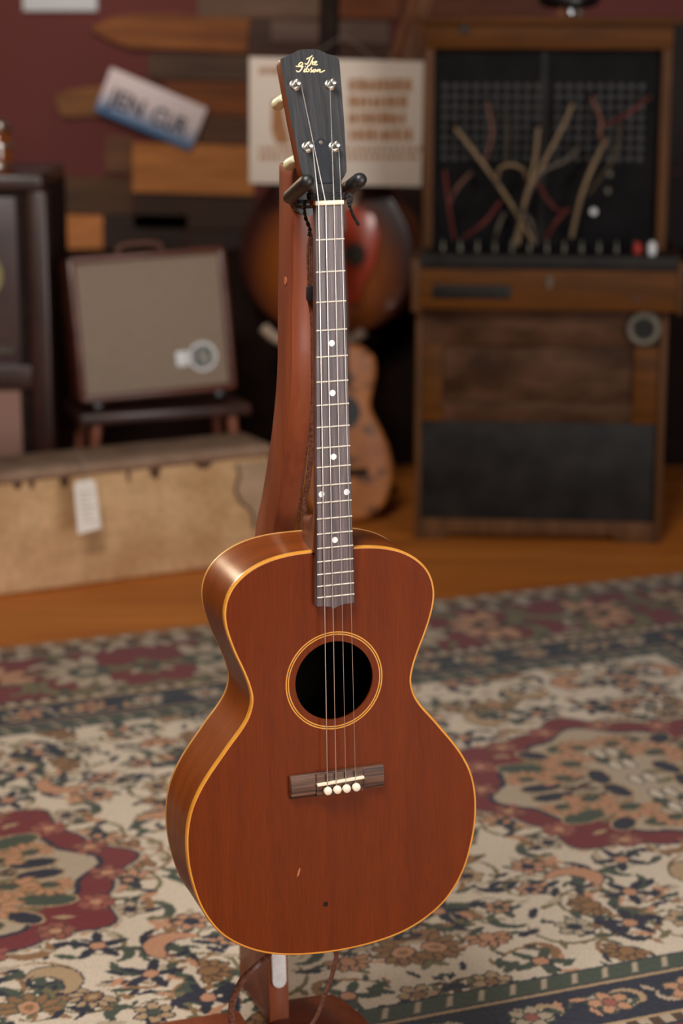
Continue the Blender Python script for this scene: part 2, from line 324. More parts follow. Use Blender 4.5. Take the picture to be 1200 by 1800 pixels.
# ------------------------------------------------------------------ rug: knotted pattern on a fine grid
ANG = math.radians(21.2); RU = Vector((math.cos(ANG), math.sin(ANG), 0)); RV = Vector((-math.sin(ANG), math.cos(ANG), 0))
V0 = 2.617; UC = 0.956; HF = 0.547; UE = 1.852 - UC   # field half height, half length
def build_rug():
    bw = 0.48
    u = np.concatenate([np.arange(UC - UE - bw, 0.36, 0.012), np.arange(0.36, 2.24, 0.003), np.arange(2.24, UC + UE + bw + .001, 0.006)])
    v = np.concatenate([np.arange(V0 - HF - bw, 1.9, 0.012), np.arange(1.9, 2.75, 0.003), np.arange(2.75, V0 + HF + bw + .001, 0.0045)])
    nu, nv = len(u), len(v)
    du = u - UC; dv = v - V0
    C = np.zeros((nv, nu, 3), np.float32)
    col = lambda *c: np.array(lin(c)[:3], np.float32)
    CREAM = col(204, 190, 172); CREAM2 = col(172, 156, 136); NAVY = col(38, 42, 58); GREEN = col(66, 76, 66); RED = col(112, 44, 50); PEACH = col(184, 136, 106)
    BROWN = col(136, 102, 70); OLIVE = col(110, 102, 74); DKBR = col(78, 58, 46); SALMON = col(146, 86, 76); GOLD = col(170, 144, 112)
    rng = np.random.RandomState(11)
    C[:] = CREAM
    def win(x, y, r):
        i0, i1 = np.searchsorted(du, [x - r, x + r]); j0, j1 = np.searchsorted(dv, [y - r, y + r]); return j0, j1, i0, i1
    def ell1(x, y, a, b, rot, c, edge=None, ew=0.003):
        r = max(a, b) + ew; j0, j1, i0, i1 = win(x, y, r)
        if i1 <= i0 or j1 <= j0: return
        X = du[None, i0:i1] - x; Y = dv[j0:j1, None] - y; cc, ss = math.cos(rot), math.sin(rot)
        p = X * cc + Y * ss; q = -X * ss + Y * cc
        sub = C[j0:j1, i0:i1]
        if edge is not None: sub[(p / (a + ew)) ** 2 + (q / (b + ew)) ** 2 < 1] = edge
        sub[(p / a) ** 2 + (q / b) ** 2 < 1] = c
    def line1(pts, wd, c, edge=None, ew=0.0025):
        for k, e in (((wd + ew), edge), (wd, c)):
            if e is None: continue
            for n, (x, y, s) in enumerate(pts):
                ell1(x, y, max(k * s, .0016), max(k * s, .0016), 0, e)
    SY = [(1, 1), (-1, 1), (1, -1), (-1, -1)]
    def ell(x, y, a, b, rot, c, edge=None, ew=0.003):
        for sx, sy in SY: ell1(x * sx, y * sy, a, b, rot * sx * sy, c, edge, ew)
    def line(pts, wd, c, edge=None, ew=0.0025):
        for sx, sy in SY: line1([(x * sx, y * sy, s) for x, y, s in pts], wd, c, edge, ew)
    def curl(x, y, r, a0, turn, wd, c, edge=None):
        n = max(int(r * abs(turn) / 0.004), 6)
        line([(x + r * (1 - .55 * k / n) * math.cos(a0 + turn * k / n), y + r * (1 - .55 * k / n) * math.sin(a0 + turn * k / n), 0.45 + 0.75 * math.sin(PI * min(1, 1.15 * k / n))) for k in range(n + 1)], wd, c, edge)
    def leaf(x, y, l, rot, c, edge=None):
        ell(x, y, l, l * .36, rot, c, edge, .0022)
    def palmette(x, y, r, rot, c1, c2, edge):
        for k in range(7):
            a = rot + (k - 3) * 0.55
            ell(x + math.cos(a) * r * .62, y + math.sin(a) * r * .62, r * .44, r * .17, a, c1, edge, .0028)
        ell(x + math.cos(rot) * r * .1, y + math.sin(rot) * r * .1, r * .42, r * .34, rot, c2, edge, .0028)
        ell(x + math.cos(rot) * r * .12, y + math.sin(rot) * r * .12, r * .2, r * .15, rot, c1, None)
    def rosette(x, y, r, c1, c2, edge, n=6):
        a0 = rng.rand() * 6
        for k in range(n):
            a = a0 + 2 * PI * k / n; ell(x + math.cos(a) * r * .55, y + math.sin(a) * r * .55, r * .42, r * .27, a, c1, edge, .0024)
        ell(x, y, r * .33, r * .33, 0, c2, edge, .002)
    # --- field (drawn on one quarter, mirrored)
    pts = []
    def far(x, y, d): return all((x - a) ** 2 + (y - b) ** 2 > d * d for a, b in pts)
    for i in range(900):
        x, y = rng.uniform(0, UE), rng.uniform(0, HF)
        if far(x, y, .069): pts.append((x, y))
    cols = [NAVY, GREEN, NAVY, NAVY, BROWN, GREEN, DKBR, NAVY]
    for x, y in pts:                                           # scrolling vines
        a0 = rng.uniform(0, 6.28); tn = rng.choice([-1, 1]) * rng.uniform(3.0, 4.6)
        curl(x, y, rng.uniform(.045, .065), a0, tn, .0030, BROWN if rng.rand() < .55 else OLIVE)
        for q in range(2):
            b0 = rng.uniform(0, 6.28)
            curl(x + .03 * math.cos(b0), y + .03 * math.sin(b0), rng.uniform(.022, .042), rng.uniform(0, 6), rng.choice([-1, 1]) * rng.uniform(2.2, 3.8), rng.uniform(.005, .009), cols[rng.randint(8)], None)
    for x, y in pts:
        for k in range(9):
            a = rng.uniform(0, 6.28); d = rng.uniform(.018, .060)
            leaf(x + math.cos(a) * d, y + math.sin(a) * d, rng.uniform(.008, .019), rng.uniform(0, 3.14), [NAVY, GREEN, OLIVE, BROWN, NAVY, GREEN, CREAM2, PEACH][rng.randint(8)])
    for n, (x, y) in enumerate(pts):
        t = rng.rand()
        if t < .42: palmette(x, y, rng.uniform(.026, .042), rng.uniform(0, 6.28), [PEACH, GOLD, PEACH, BROWN][rng.randint(4)], [BROWN, NAVY, GREEN, PEACH][rng.randint(4)], [NAVY, GREEN, DKBR, NAVY][rng.randint(4)])
        elif t < .62: rosette(x, y, rng.uniform(.018, .028), [PEACH, GOLD, CREAM2][rng.randint(3)], [BROWN, GREEN, NAVY][rng.randint(3)], [NAVY, DKBR, GREEN][rng.randint(3)])
        elif t < .85:
            a0 = rng.uniform(0, 6); curl(x, y, .042, a0, 3.6, .012, [GOLD, PEACH, OLIVE][rng.randint(3)], NAVY); curl(x, y, .020, a0 + 3, 3.4, .004, NAVY)
        else:
            for k in range(5):
                a = k * 1.256 + n; leaf(x + .022 * math.cos(a), y + .022 * math.sin(a), .020, a, [NAVY, GREEN][n % 2], None)
            ell(x, y, .010, .010, 0, PEACH, NAVY)
    # --- red cartouches at both ends of the field axis, lobed, navy outlined
    U2, W2 = np.meshgrid(du, dv)
    for cx, L, Wd in ((0.56, 0.30, 0.285), (-0.56, 0.30, 0.285)):
        X = U2 - cx; th = np.arctan2(W2 / Wd, X / L); rr = np.hypot(W2 / Wd, X / L)
        edge = 0.93 + 0.07 * np.cos(8 * th) + .03 * np.cos(16 * th)
        C[rr < edge + .035] = CREAM2; C[rr < edge + .015] = NAVY; C[rr < edge] = RED
        inner = 0.72 + 0.08 * np.cos(4 * th) + 0.04 * np.cos(12 * th)
        C[rr < inner + .03] = NAVY; C[rr < inner] = CREAM2
    for k in range(16):                                        # salmon flowers on the red band
        a = (k + .5) * 2 * PI / 16
        rosette(0.56 + .30 * .86 * math.cos(a), .285 * .86 * math.sin(a), .026, SALMON, PEACH, [DKBR, RED][k % 2], 5)
    for sx in (-1, 1):                                         # mirrored flowers and leaf blocks inside
        f = lambda x: .56 + sx * x
        for k in range(26): leaf(f(rng.uniform(.02, .19)), rng.uniform(-.17, .17), rng.uniform(.012, .022), rng.uniform(-.4, .4), [BROWN, GOLD, OLIVE, DKBR][rng.randint(4)])
        for x, y, a, b, r, c in ((.155, .105, .040, .020, .3, GREEN), (.165, .02, .034, .016, 0, NAVY), (.05, .165, .036, .018, -.2, GREEN), (.06, .03, .016, .030, .2, NAVY), (.115, .150, .026, .016, .8, NAVY), (.02, .10, .014, .024, 0, GREEN)):
            for sy in (-1, 1): ell1(f(x), y * sy, a, b, r * sx * sy, c, GOLD, .004); ell1(-f(x), y * sy, a, b, -r * sx * sy, c, GOLD, .004)
        for x, y, rr in ((.075, .095, .046), (.115, .045, .040), (.03, .155, .034), (.17, .06, .032)):
            palmette(f(x), y, rr, 1.2 if sx > 0 else 1.9, PEACH, GOLD, BROWN); ell(f(x), y, rr * .34, rr * .22, .3 * sx, GREEN, DKBR)
        for y in (.0, .065, .12): ell(f(.012), y, .008, .018, 0, CREAM, NAVY)
    # --- borders, measured outwards from the field edge
    D = np.maximum(np.abs(W2) - HF, np.abs(U2) - UE)            # distance outside the field
    along = np.where(np.abs(W2) - HF > np.abs(U2) - UE, U2, W2)
    C[D > 0] = NAVY
    def band(a, b, c): C[(D >= a) & (D < b)] = c
    band(0, .004, NAVY); band(.004, .036, GREEN); band(.036, .041, NAVY); band(.041, .046, GOLD); band(.046, .135, NAVY)
    m = (D > .008) & (D < .032) & (np.abs(((along + (D - .02) * .5) % .042) - .021) < .0035); C[m] = CREAM2
    band(.135, .141, GOLD); band(.141, .160, CREAM2); m = (D > .141) & (D < .160) & ((along % .03) < .016); C[m] = DKBR
    band(.160, .165, NAVY); band(.165, .395, RED); band(.395, .400, NAVY)
    band(.400, .440, CREAM2); m = (D > .403) & (D < .437) & ((along % .06) < .034); C[m] = DKBR
    band(.440, .5, BROWN); m = (D > .447) & (D < .475) & ((along % .05) < .022); C[m] = CREAM2
    def ring(d, step, fn):                                      # motifs along a border line (first quadrant, mirrored)
        x = step / 2
        while x < UE + d: fn(x, HF + d, 0); x += step
        y = step / 2
        while y < HF + d: fn(UE + d, y, 1); y += step
    def nav(x, y, s):
        rosette(x, y, .028, [CREAM2, GOLD, PEACH][rng.randint(3)], [NAVY, SALMON][rng.randint(2)], GREEN, 5)
    ring(.090, .105, nav)
    def nav2(x, y, s):
        curl(x, y, .026, rng.uniform(0, 6), 3.6, .0042, [GOLD, CREAM2, GREEN][rng.randint(3)])
        for k in range(3): leaf(x + rng.uniform(-.02, .02), y + rng.uniform(-.02, .02), .011, rng.uniform(0, 3), [PEACH, CREAM2, GREEN][rng.randint(3)])
    ring(.0905, .0525, nav2); ring(.090, .105, nav)
    def redm(x, y, s):
        palmette(x, y, .088, rng.choice([0, 1.57, 3.14]), [GOLD, CREAM2, PEACH][rng.randint(3)], [DKBR, GREEN][rng.randint(2)], DKBR)
    def redv(x, y, s):
        curl(x, y, .075, rng.uniform(0, 6), 4.0, .013, OLIVE, DKBR)
        for k in range(5): leaf(x + rng.uniform(-.08, .08), y + rng.uniform(-.08, .08), .022, rng.uniform(0, 3), [OLIVE, CREAM2, GREEN][rng.randint(3)], DKBR)
    ring(.23, .11, redv); ring(.34, .13, redv); ring(.28, .20, redm)
    C *= (0.95 + 0.1 * rng.rand(nv, nu, 1)).astype(np.float32)
    # --- geometry
    Z = 0.009 + (rng.rand(nv, nu) * 0.0009)
    UU, VV = np.meshgrid(u, v)
    co = np.stack([UU * RU.x + VV * RV.x, UU * RU.y + VV * RV.y, Z], -1).reshape(-1, 3)
    idx = np.arange(nu * nv).reshape(nv, nu)
    q = np.stack([idx[:-1, :-1], idx[:-1, 1:], idx[1:, 1:], idx[1:, :-1]], -1).reshape(-1, 4)
    bord = np.concatenate([idx[0, :], idx[1:, -1], idx[-1, -2::-1], idx[-2:0:-1, 0]])
    low = co[bord].copy(); low[:, 2] = 0.0005; nb = len(bord); k = np.arange(nb) + len(co)
    sides = np.stack([np.roll(bord, -1), bord, k, np.roll(k, -1)], -1)
    cols_ = np.concatenate([C.reshape(-1, 3), np.tile(BROWN, (nb, 1))])
    co = np.concatenate([co, low]); q = np.concatenate([q, sides])
    me = bpy.data.meshes.new('persian_rug'); me.vertices.add(len(co)); me.vertices.foreach_set('co', co.astype(np.float32).ravel())
    me.loops.add(q.size); me.loops.foreach_set('vertex_index', q.astype(np.int32).ravel())
    me.polygons.add(len(q)); me.polygons.foreach_set('loop_start', (np.arange(len(q)) * 4).astype(np.int32))
    me.update(calc_edges=True); me.validate()
    at_ = me.color_attributes.new('knots', 'FLOAT_COLOR', 'POINT')
    at_.data.foreach_set('color', np.concatenate([cols_, np.ones((len(co), 1))], 1).astype(np.float32).ravel())
    m = bpy.data.materials.new('rug_pile'); m.use_nodes = True; nt = m.node_tree; b = nt.nodes['Principled BSDF']
    b.inputs['Roughness'].default_value = 0.95; b.inputs['Sheen Weight'].default_value = 0.15; b.inputs['Specular IOR Level'].default_value = 0.2
    a = nt.nodes.new('ShaderNodeAttribute'); a.attribute_name = 'knots'
    tc = nt.nodes.new('ShaderNodeTexCoord'); nz = nt.nodes.new('ShaderNodeTexNoise'); nz.inputs['Scale'].default_value = 320; nz.inputs['Detail'].default_value = 2
    mr = nt.nodes.new('ShaderNodeMapRange'); mr.inputs[1].default_value = .3; mr.inputs[2].default_value = .7; mr.inputs[3].default_value = .84; mr.inputs[4].default_value = 1.14
    mx = nt.nodes.new('ShaderNodeMix'); mx.data_type = 'RGBA'; mx.blend_type = 'MULTIPLY'; mx.inputs[0].default_value = 1
    nt.links.new(tc.outputs['Object'], nz.inputs['Vector']); nt.links.new(nz.outputs['Fac'], mr.inputs[0])
    nt.links.new(a.outputs['Color'], mx.inputs[6]); nt.links.new(mr.outputs[0], mx.inputs[7]); nt.links.new(mx.outputs[2], b.inputs['Base Color'])
    o = link('persian_rug', me, m)
    tag(o, 'large cream, red and navy floral Persian rug spread on the wooden floor', 'rug')
build_rug()

# ------------------------------------------------------------------ the tenor guitar
GM = Matrix(((0.94676, -0.01483, 0.32160, -0.0115), (0.32175, 0.00871, -0.94679, 1.9797), (0.01124, 0.99985, 0.01302, EYE - 0.1808), (0, 0, 0, 1)))
half = [(.0, -.3424), (.012, -.3424), (.0235, -.3425), (.039, -.3432), (.054, -.3452), (.0665, -.3482), (.0790, -.3530), (.0915, -.3606), (.1018, -.3705), (.1085, -.382), (.1117, -.395), (.1115, -.408),
        (.1083, -.4225), (.1020, -.4410), (.0940, -.4600), (.0885, -.4760), (.0860, -.4905), (.0893, -.5055), (.0968, -.5186), (.1108, -.5357), (.1206, -.5482), (.1328, -.5640), (.1430, -.5795),
        (.1518, -.5978), (.1567, -.6174), (.1583, -.638), (.1569, -.661), (.1522, -.6845), (.1456, -.7055), (.1357, -.7245), (.1232, -.7405), (.1080, -.7528), (.0905, -.7628), (.0710, -.7702), (.0480, -.7752), (.0220, -.7781), (.0, -.7788)]
def full_outline(h, n, xo=0.0, sc=1.0):
    loop = [(x, y, 0) for x, y in h] + [(-x, y, 0) for x, y in reversed(h[1:-1])]
    return [(p.x * sc + xo, p.y * sc) for p in spline(loop, n, True)]
OUT = full_outline(half, 4, -0.0022)
SN = 0.584
fd = lambda n: SN * (1 - 2 ** (-n / 12.0))
fw = lambda y: 0.0139 + 0.0058 * (-y) / fd(19)
gt = thing('tenor_guitar', 'reddish brown four-string acoustic tenor guitar hanging on the wooden floor stand', 'guitar', M=GM)
TOPZ = -0.009
circ = lambda cx, cy, r, n: [(cx + r * math.cos(2 * PI * i / n), cy + r * math.sin(2 * PI * i / n)) for i in range(n)]
HC = (0.0, -0.4808)
weld(plate_with_hole(inset(OUT, .0022), circ(*HC, .0416, 96), TOPZ - .0028, TOPZ).build('soundboard', M_['mahogany'], gt))
def prof_ring(name, out, prof, m, parent):
    mb = MB(); mb.strip([[(x, y, z) for x, y in inset(out, d)] for d, z in prof]); return mb.build(name, m, parent, smooth=True)
prof_ring('top_binding', OUT, [(.0023, TOPZ - .001), (.0023, TOPZ + .0001), (.0007, TOPZ + .0001), (.0001, TOPZ - .0006), (-.0002, TOPZ - .0016), (-.0002, TOPZ - .0048), (.001, TOPZ - .0049)], M_['binding'], gt)
prof_ring('binding_line', OUT, [(.0000, TOPZ - .0049), (-.00025, TOPZ - .0050), (-.00025, TOPZ - .0058), (.0003, TOPZ - .0059)], M_['darkwood'], gt)
prof_ring('side', OUT, [(.0, TOPZ - .0055), (.0, TOPZ - .0800), (.0002, TOPZ - .0835)], M_['mahogany_side'], gt)
prof_ring('back_binding', OUT, [(.0004, TOPZ - .0834), (-.0002, TOPZ - .0837), (-.0002, TOPZ - .0868), (.0015, TOPZ - .0880)], M_['binding_back'], gt)
weld(plate_with_hole(inset(OUT, .0008), None, TOPZ - .0882, TOPZ - .0855).build('back', M_['mahogany_side'], gt))
def annulus(r0, r1, z, m, name):
    mb = MB(); c0 = circ(*HC, r0, 96); c1 = circ(*HC, r1, 96)
    mb.strip([[(x, y, z - .0006) for x, y in c0], [(x, y, z) for x, y in c0], [(x, y, z) for x, y in c1], [(x, y, z - .0006) for x, y in c1]])
    return mb.build(name, m, gt)
annulus(.0506, .0520, TOPZ + .00018, M_['binding'], 'rosette_ring')
annulus(.0497, .0506, TOPZ + .00012, M_['darkwood2'], 'rosette_line')
annulus(.0484, .0497, TOPZ + .00018, M_['binding'], 'rosette_ring')
MB().strip([[(x, y, TOPZ - .0030) for x, y in circ(*HC, .0417, 72)], [(x, y, TOPZ - .0002) for x, y in circ(*HC, .0416, 72)]]).build('hole_edge', M_['neckwood'], gt)
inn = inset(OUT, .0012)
MB().strip([[(x, y, z) for x, y in inn] for z in (TOPZ - .0045, TOPZ - .0840)]).build('shade_lining', M_['dark_in'], gt)  # added dark sheets, this and the next, paint the hollow as shade
MB().prism(inset(OUT, .0035), TOPZ - .0850, TOPZ - .0845).build('shade_back', M_['dark_in'], gt)
# fingerboard, with its pointed end over the body
ye = -.3985
poly = [(-fw(0), 0.0)] + [(-fw(y), y) for y in (-.1, -.2, -.3)] + [(-fw(ye) - .0002, ye), (-.011, ye - .0008), (-.007, ye - .0015), (-.002, ye - .0040), (.001, ye - .0024), (.009, ye - .0004), (fw(ye), ye)] + [(fw(y), y) for y in (-.3, -.2, -.1)] + [(fw(0), 0.0)]
fb = MB().prism(poly, -.0092, 0.0).build('fingerboard', M_['rosewood'], gt, bevel=.0005, seg=1)
for n in range(1, 20):
    y = -fd(n); wv = fw(y) - .0001
    pf = [(-.0008, 0), (-.0006, .0006), (0, .0009), (.0006, .0006), (.0008, 0)]
    mb = MB(); mb.strip([[(x, y + a, b - .0001) for a, b in pf] for x in (-wv, wv)], closed=True); mb.f += [(0, 1, 2, 3, 4), (9, 8, 7, 6, 5)]
    mb.build('fret', M_['fret'], fb)
def dot(x, y): MB().lathe([(.0031, -.0004), (.0031, .00012)], 20, Matrix.Translation((x, y, 0))).build('dot_inlay', M_['pearl'], fb)
for a, b in ((4, 5), (6, 7), (9, 10), (14, 15)): dot(0, -(fd(a) + fd(b)) / 2)
for s in (-1, 1): dot(s * .0131, -(fd(11) + fd(12)) / 2)
MB().box(-.0146, .0146, .0002, .0044, -.006, .0012).build('nut', M_['bone'], gt, bevel=.0007)
# neck and heel, lofted sections (half width, depth below the fingerboard, squareness)
secs = []
for y, wv, dp, tip in [(.006, .0146, .0135, 1), (-.01, .0140, .0150, 1), (-.10, fw(-.10) + .0004, .0158, 1), (-.20, fw(-.20) + .0004, .0168, 1), (-.285, fw(-.285) + .0004, .0185, 1), (-.302, fw(-.3) + .0004, .023, .95), (-.312, fw(-.31) + .0005, .036, .88), (-.318, fw(-.318) + .001, .055, .80), (-.324, fw(-.32) + .0015, .0815, .70), (-.328, fw(-.325) + .0018, .0835, .72), (-.3435, fw(-.34) + .003, .0835, .78)]:
    row = []
    for k in range(13):
        a = PI * k / 12
        cx, sz = math.cos(a), math.sin(a)
        taper = 1 - (1 - tip) * sz
        row.append((cx * wv * (taper if tip < 1 else 1) * (1 if tip == 1 else (abs(cx) ** -.35 if abs(cx) > .05 else 1) ** .5), y, -.0062 - dp * sz))
    secs.append(row)
mb = MB(); mb.strip(secs, closed=True); mb.f += [tuple(range(12, -1, -1)), tuple(range(13 * 10, 13 * 11))]
mb.build('neck', M_['neckwood'], gt, smooth=True)
# headstock tilts back about the nut
HM = Matrix.Translation((0, .004, -.004)) @ Matrix(((1, 0, 0, 0), (0, math.cos(math.radians(18.5)), math.sin(math.radians(18.5)), 0), (0, -math.sin(math.radians(18.5)), math.cos(math.radians(18.5)), 0), (0, 0, 0, 1)))
hh = [(.0146, -.002), (.0148, .012), (.0163, .0190), (.0205, .0240), (.0228, .0280), (.0233, .033), (.0243, .046), (.0268, .078), (.0288, .118), (.0297, .1365), (.0293, .1397), (.0274, .1418)]
top = [(.0230, .1436), (.0190, .1448), (.0155, .1464), (.0120, .1483), (.0095, .1493), (.006, .1499), (0, .1501)]
hp = [(x - .0012 * y / .14, y) for x, y in hh + top] + [(-x - .0022 * y / .14, y) for x, y in reversed(hh + top[:-1])]
hs = MB().prism(hp, -.0145, -.0012).build('headstock', M_['neckwood'], gt, bevel=.0012); hs.matrix_local = HM
def onhead(mb, name, m, **k):
    o = mb.build(name, m, hs, **k); return o
onhead(MB().prism(inset(hp, .0003), -.0013, 0.0), 'headstock_veneer', M_['ebonized'])
cv = [(-.0084, .017), (-.0090, .03), (-.0080, .048), (-.0062, .0565), (-.003, .0605), (0, .0612), (.003, .0605), (.0062, .0565), (.0080, .048), (.0088, .03), (.0082, .017)]
onhead(MB().prism(cv, 0, .0012), 'truss_cover', M_['cover'], bevel=.0004, seg=1)
onhead(MB().lathe([(.0021, .001), (.0021, .0018), (.0012, .0024)], 12, Matrix.Translation((-.0008, .0568, 0))), 'screw', M_['greymetal'])
tun = [(-.0196, .1144), (.0162, .1140), (-.0147, .0530), (.0126, .0525)]
for i, (x, y) in enumerate(tun):
    T = Matrix.Translation((x, y, 0))
    pst = onhead(MB().lathe([(.0028, -.001), (.0026, .0060), (.0021, .0070), (.0021, .0090), (.0030, .0097), (.0032, .0106), (.0030, .0116), (.0018, .0120)], 18, T), 'tuner_post', M_['nickel'], smooth=True)
    onhead(MB().lathe([(.0055, 0), (.0056, .0007), (.0046, .0014), (.0040, .0009), (.0030, .0010)], 20, T), 'bushing', M_['nickel'], smooth=True)
    onhead(MB().lathe([(.0048, -.0145), (.0050, -.0170), (.0036, -.0190), (.0026, -.0200), (.0026, -.0420)], 16, T), 'peg_shaft', M_['nickel'], smooth=True)
    onhead(MB().lathe([(.0034, -.0395), (.0046, -.0410), (.0050, -.0450), (.0060, -.0520), (.0068, -.0590), (.0066, -.0612), (.0030, -.0625)], 20, T @ Matrix.Rotation(.6, 4, 'Z') @ Matrix.Diagonal((1.08, .95, 1, 1))), 'peg_button', M_['button'], smooth=True)
# inlaid script on the headstock
LOGO = [[[-0.0069, 0.1365], [-0.0065, 0.1354], [-0.0051, 0.1353], [-0.0034, 0.1372], [-0.0013, 0.141]], [[-0.0048, 0.1399], [-0.004, 0.1409], [-0.0017, 0.1417], [0.0001, 0.1427], [0.0013, 0.1438]], [[0.0022, 0.1418], [0.0002, 0.1383], [-0.0023, 0.1343]], [[-0.0014, 0.1359], [0.0003, 0.1379], [0.0013, 0.1376], [0.0004, 0.1353], [0.0016, 0.1345]], [[0.0027, 0.136], [0.0046, 0.1368], [0.0049, 0.1378], [0.0035, 0.1377], [0.0024, 0.136], [0.003, 0.1344], [0.0055, 0.1347]], [[-0.0166, 0.1337], [-0.0145, 0.1331], [-0.0123, 0.1337], [-0.0099, 0.135], [-0.0093, 0.1364], [-0.0106, 0.1372], [-0.0125, 0.1361], [-0.0136, 0.1346], [-0.013, 0.1332], [-0.0114, 0.1329], [-0.0093, 0.1335]], [[-0.0093, 0.1335], [-0.0112, 0.1306], [-0.0134, 0.1284], [-0.0156, 0.1281], [-0.0166, 0.1295]], [[-0.0073, 0.1311], [-0.0091, 0.1282], [-0.0082, 0.1277], [-0.0074, 0.1282]], [[-0.0069, 0.1332], [-0.0073, 0.1326]], [[-0.0024, 0.1342], [-0.0038, 0.1338], [-0.0053, 0.1319], [-0.0066, 0.1291], [-0.0058, 0.1277], [-0.004, 0.1286], [-0.0037, 0.1302], [-0.005, 0.1305]], [[-0.0004, 0.1321], [-0.0019, 0.1302], [-0.0007, 0.1287], [-0.0017, 0.1275], [-0.003, 0.1277]], [[0.0028, 0.1298], [0.0006, 0.1292], [0.0001, 0.1276], [0.0017, 0.1275], [0.0031, 0.1294], [0.0028, 0.1298]], [[0.0037, 0.1274], [0.0053, 0.1298], [0.0047, 0.1274]], [[0.0048, 0.1279], [0.0067, 0.1297], [0.0076, 0.1295], [0.0069, 0.1275], [0.0081, 0.1271], [0.0101, 0.1278], [0.0122, 0.1288]]]
mb = MB()
for st in LOGO: mb.tube([(p.x, p.y, 0.0000) for p in spline([(x, y - .0005, 0) for x, y in st], 5)], .00064, 6, sq=1)
onhead(mb, 'script_inlay', M_['ink'], smooth=True)
# bridge
by0, by1 = -.5765, -.6010
br = empty('bridge'); br.parent = gt
mbk = MB().box(-.0505, .0508, by1, by0, TOPZ - .0005, TOPZ + .0042).build('bridge_base', M_['bridgewood'], br, bevel=.0006, seg=1)
MB().box(-.0235, .0275, by1 + .0003, by0 - .0003, TOPZ + .004, TOPZ + .0078).build('bridge_block', M_['bridgewood'], br, bevel=.001)
for s0, s1 in ((-.0500, -.0240), (.0280, .0503)):
    mb = MB(); prf = [(by0 - .0006, .0042), (by0 - .004, .0062), ((by0 + by1) / 2, .0068), (by1 + .004, .0062), (by1 + .0006, .0042)]
    mb.strip([[(x, a, TOPZ + b) for a, b in prf] for x in (s0, s1)], closed=True); mb.f += [(0, 1, 2, 3, 4), (9, 8, 7, 6, 5)]
    mb.build('bridge_wing', M_['bridgewood'], br)
sa = MB(); a, b = Vector((-.0235, -.5872, 0)), Vector((.0272, -.5852, 0)); n_ = Vector((-(b - a).y, (b - a).x, 0)).normalized() * .0014
sa.prism([(p.x, p.y) for p in (a - n_, b - n_, b + n_, a + n_)], TOPZ + .007, TOPZ + .0112).build('saddle', M_['bone'], br, bevel=.0005)
SX = [-.0132, -.0038, .0067, .0172]; NX = [-.0115, -.0043, .0041, .0115]
PX = [(-.0125, -.5945), (-.0022, -.5945), (.0078, -.5947), (.0183, -.5946)]
for (x, y) in PX:
    MB().lathe([(.0024, .0065), (.0026, .0085), (.0044, .0092), (.0046, .0108), (.0040, .0126), (.0022, .0136)], 18, Matrix.Translation((x, y, TOPZ))).build('bridge_pin', M_['pin'], br, smooth=True)
for x in SX: MB().box(x - .0005, x + .0005, -.5865, by0 - .0008, TOPZ + .0076, TOPZ + .0081).build('string_slot', M_['darkwood2'], br)
# strings: bridge pin, saddle, nut, tuner post
for i in range(4):
    hx, hy = tun[[2, 0, 1, 3][i]]
    off = [.0030, .0036, -.003, .0020][i]
    ph = HM @ Vector((hx + off, hy - .001, .0074)); rad = [.00056, .00046, .00028, .00025][i]
    pts = [(PX[i][0], PX[i][1], TOPZ + .009), (SX[i], -.5862, TOPZ + .0115), (NX[i], .0022, .0014), ph]
    MB().tube(pts, rad, 6).build('string', M_['string'], gt, smooth=True)
    mb = MB(); C0 = Vector((hx, hy, 0)); mb.tube([HM @ (C0 + Vector((.0032 * math.cos(k * .7), .0032 * math.sin(k * .7), .0066 + .00022 * k))) for k in range(10)], rad, 5)
    mb.build('string_coil', M_['string'], gt, smooth=True)
MB().lathe([(.0034, 0), (.0040, .002), (.0062, .006), (.0066, .009), (.004, .011)], 16, Matrix.Translation((-.002, -.7785, -.05)) @ Matrix.Rotation(PI / 2, 4, 'X')).build('end_pin', M_['bone'], gt, smooth=True)
# a ding and an old screw mark in the finish
MB().prism([(-.0018, -.0055), (.0008, -.0025), (.0022, .0035), (.0012, .0050), (-.0004, .0010)], 0, .00008, lambda x, y, h: (x - .0425, y - .6835, TOPZ + h)).build('finish_chip', M_['plugwood'], gt)
MB().lathe([(.0030, 0), (.0026, .00008)], 12, Matrix.Translation((-.0135, -.7235, TOPZ))).build('finish_mark', M_['darkwood2'], gt)

# ------------------------------------------------------------------ strap and lace
st = thing('guitar_strap', 'thin brown leather guitar strap tied on with a black braided lace', 'strap', M=GM)
def rope(pts, r, name, m, n=10, twist=True):
    P = spline(pts, 8)
    if twist:
        for ph in (0, PI):
            q = []
            for i, p in enumerate(P):
                t = (P[min(i + 1, len(P) - 1)] - P[max(i - 1, 0)]).normalized(); a = t.cross(Vector((.3, .2, .93))).normalized(); b = t.cross(a)
                q.append(p + (a * math.cos(i * .8 + ph) + b * math.sin(i * .8 + ph)) * r * .55)
            MB().tube(q, r * .62, 7).build(name, m, st, smooth=True)
    else: MB().tube(P, r, n).build(name, m, st, smooth=True)
for yy, zz in ((.0062, -.0030), (.0079, -.0036), (.0096, -.0041)):
    rope([(-.0172, yy, -.012), (-.0171, yy, zz - .003), (-.0158, yy, zz + .0002), (-.008, yy, zz), (.008, yy, zz), (.0158, yy, zz + .0002), (.0171, yy, zz - .003), (.0172, yy, -.012), (.014, yy, -.0225), (.006, yy, -.0240), (-.006, yy, -.0240), (-.014, yy, -.0225), (-.0172, yy, -.012)], .0012, 'lace_wrap', M_['lace'])
fz = lambda y: -.004 - .3346 * (y - .004)
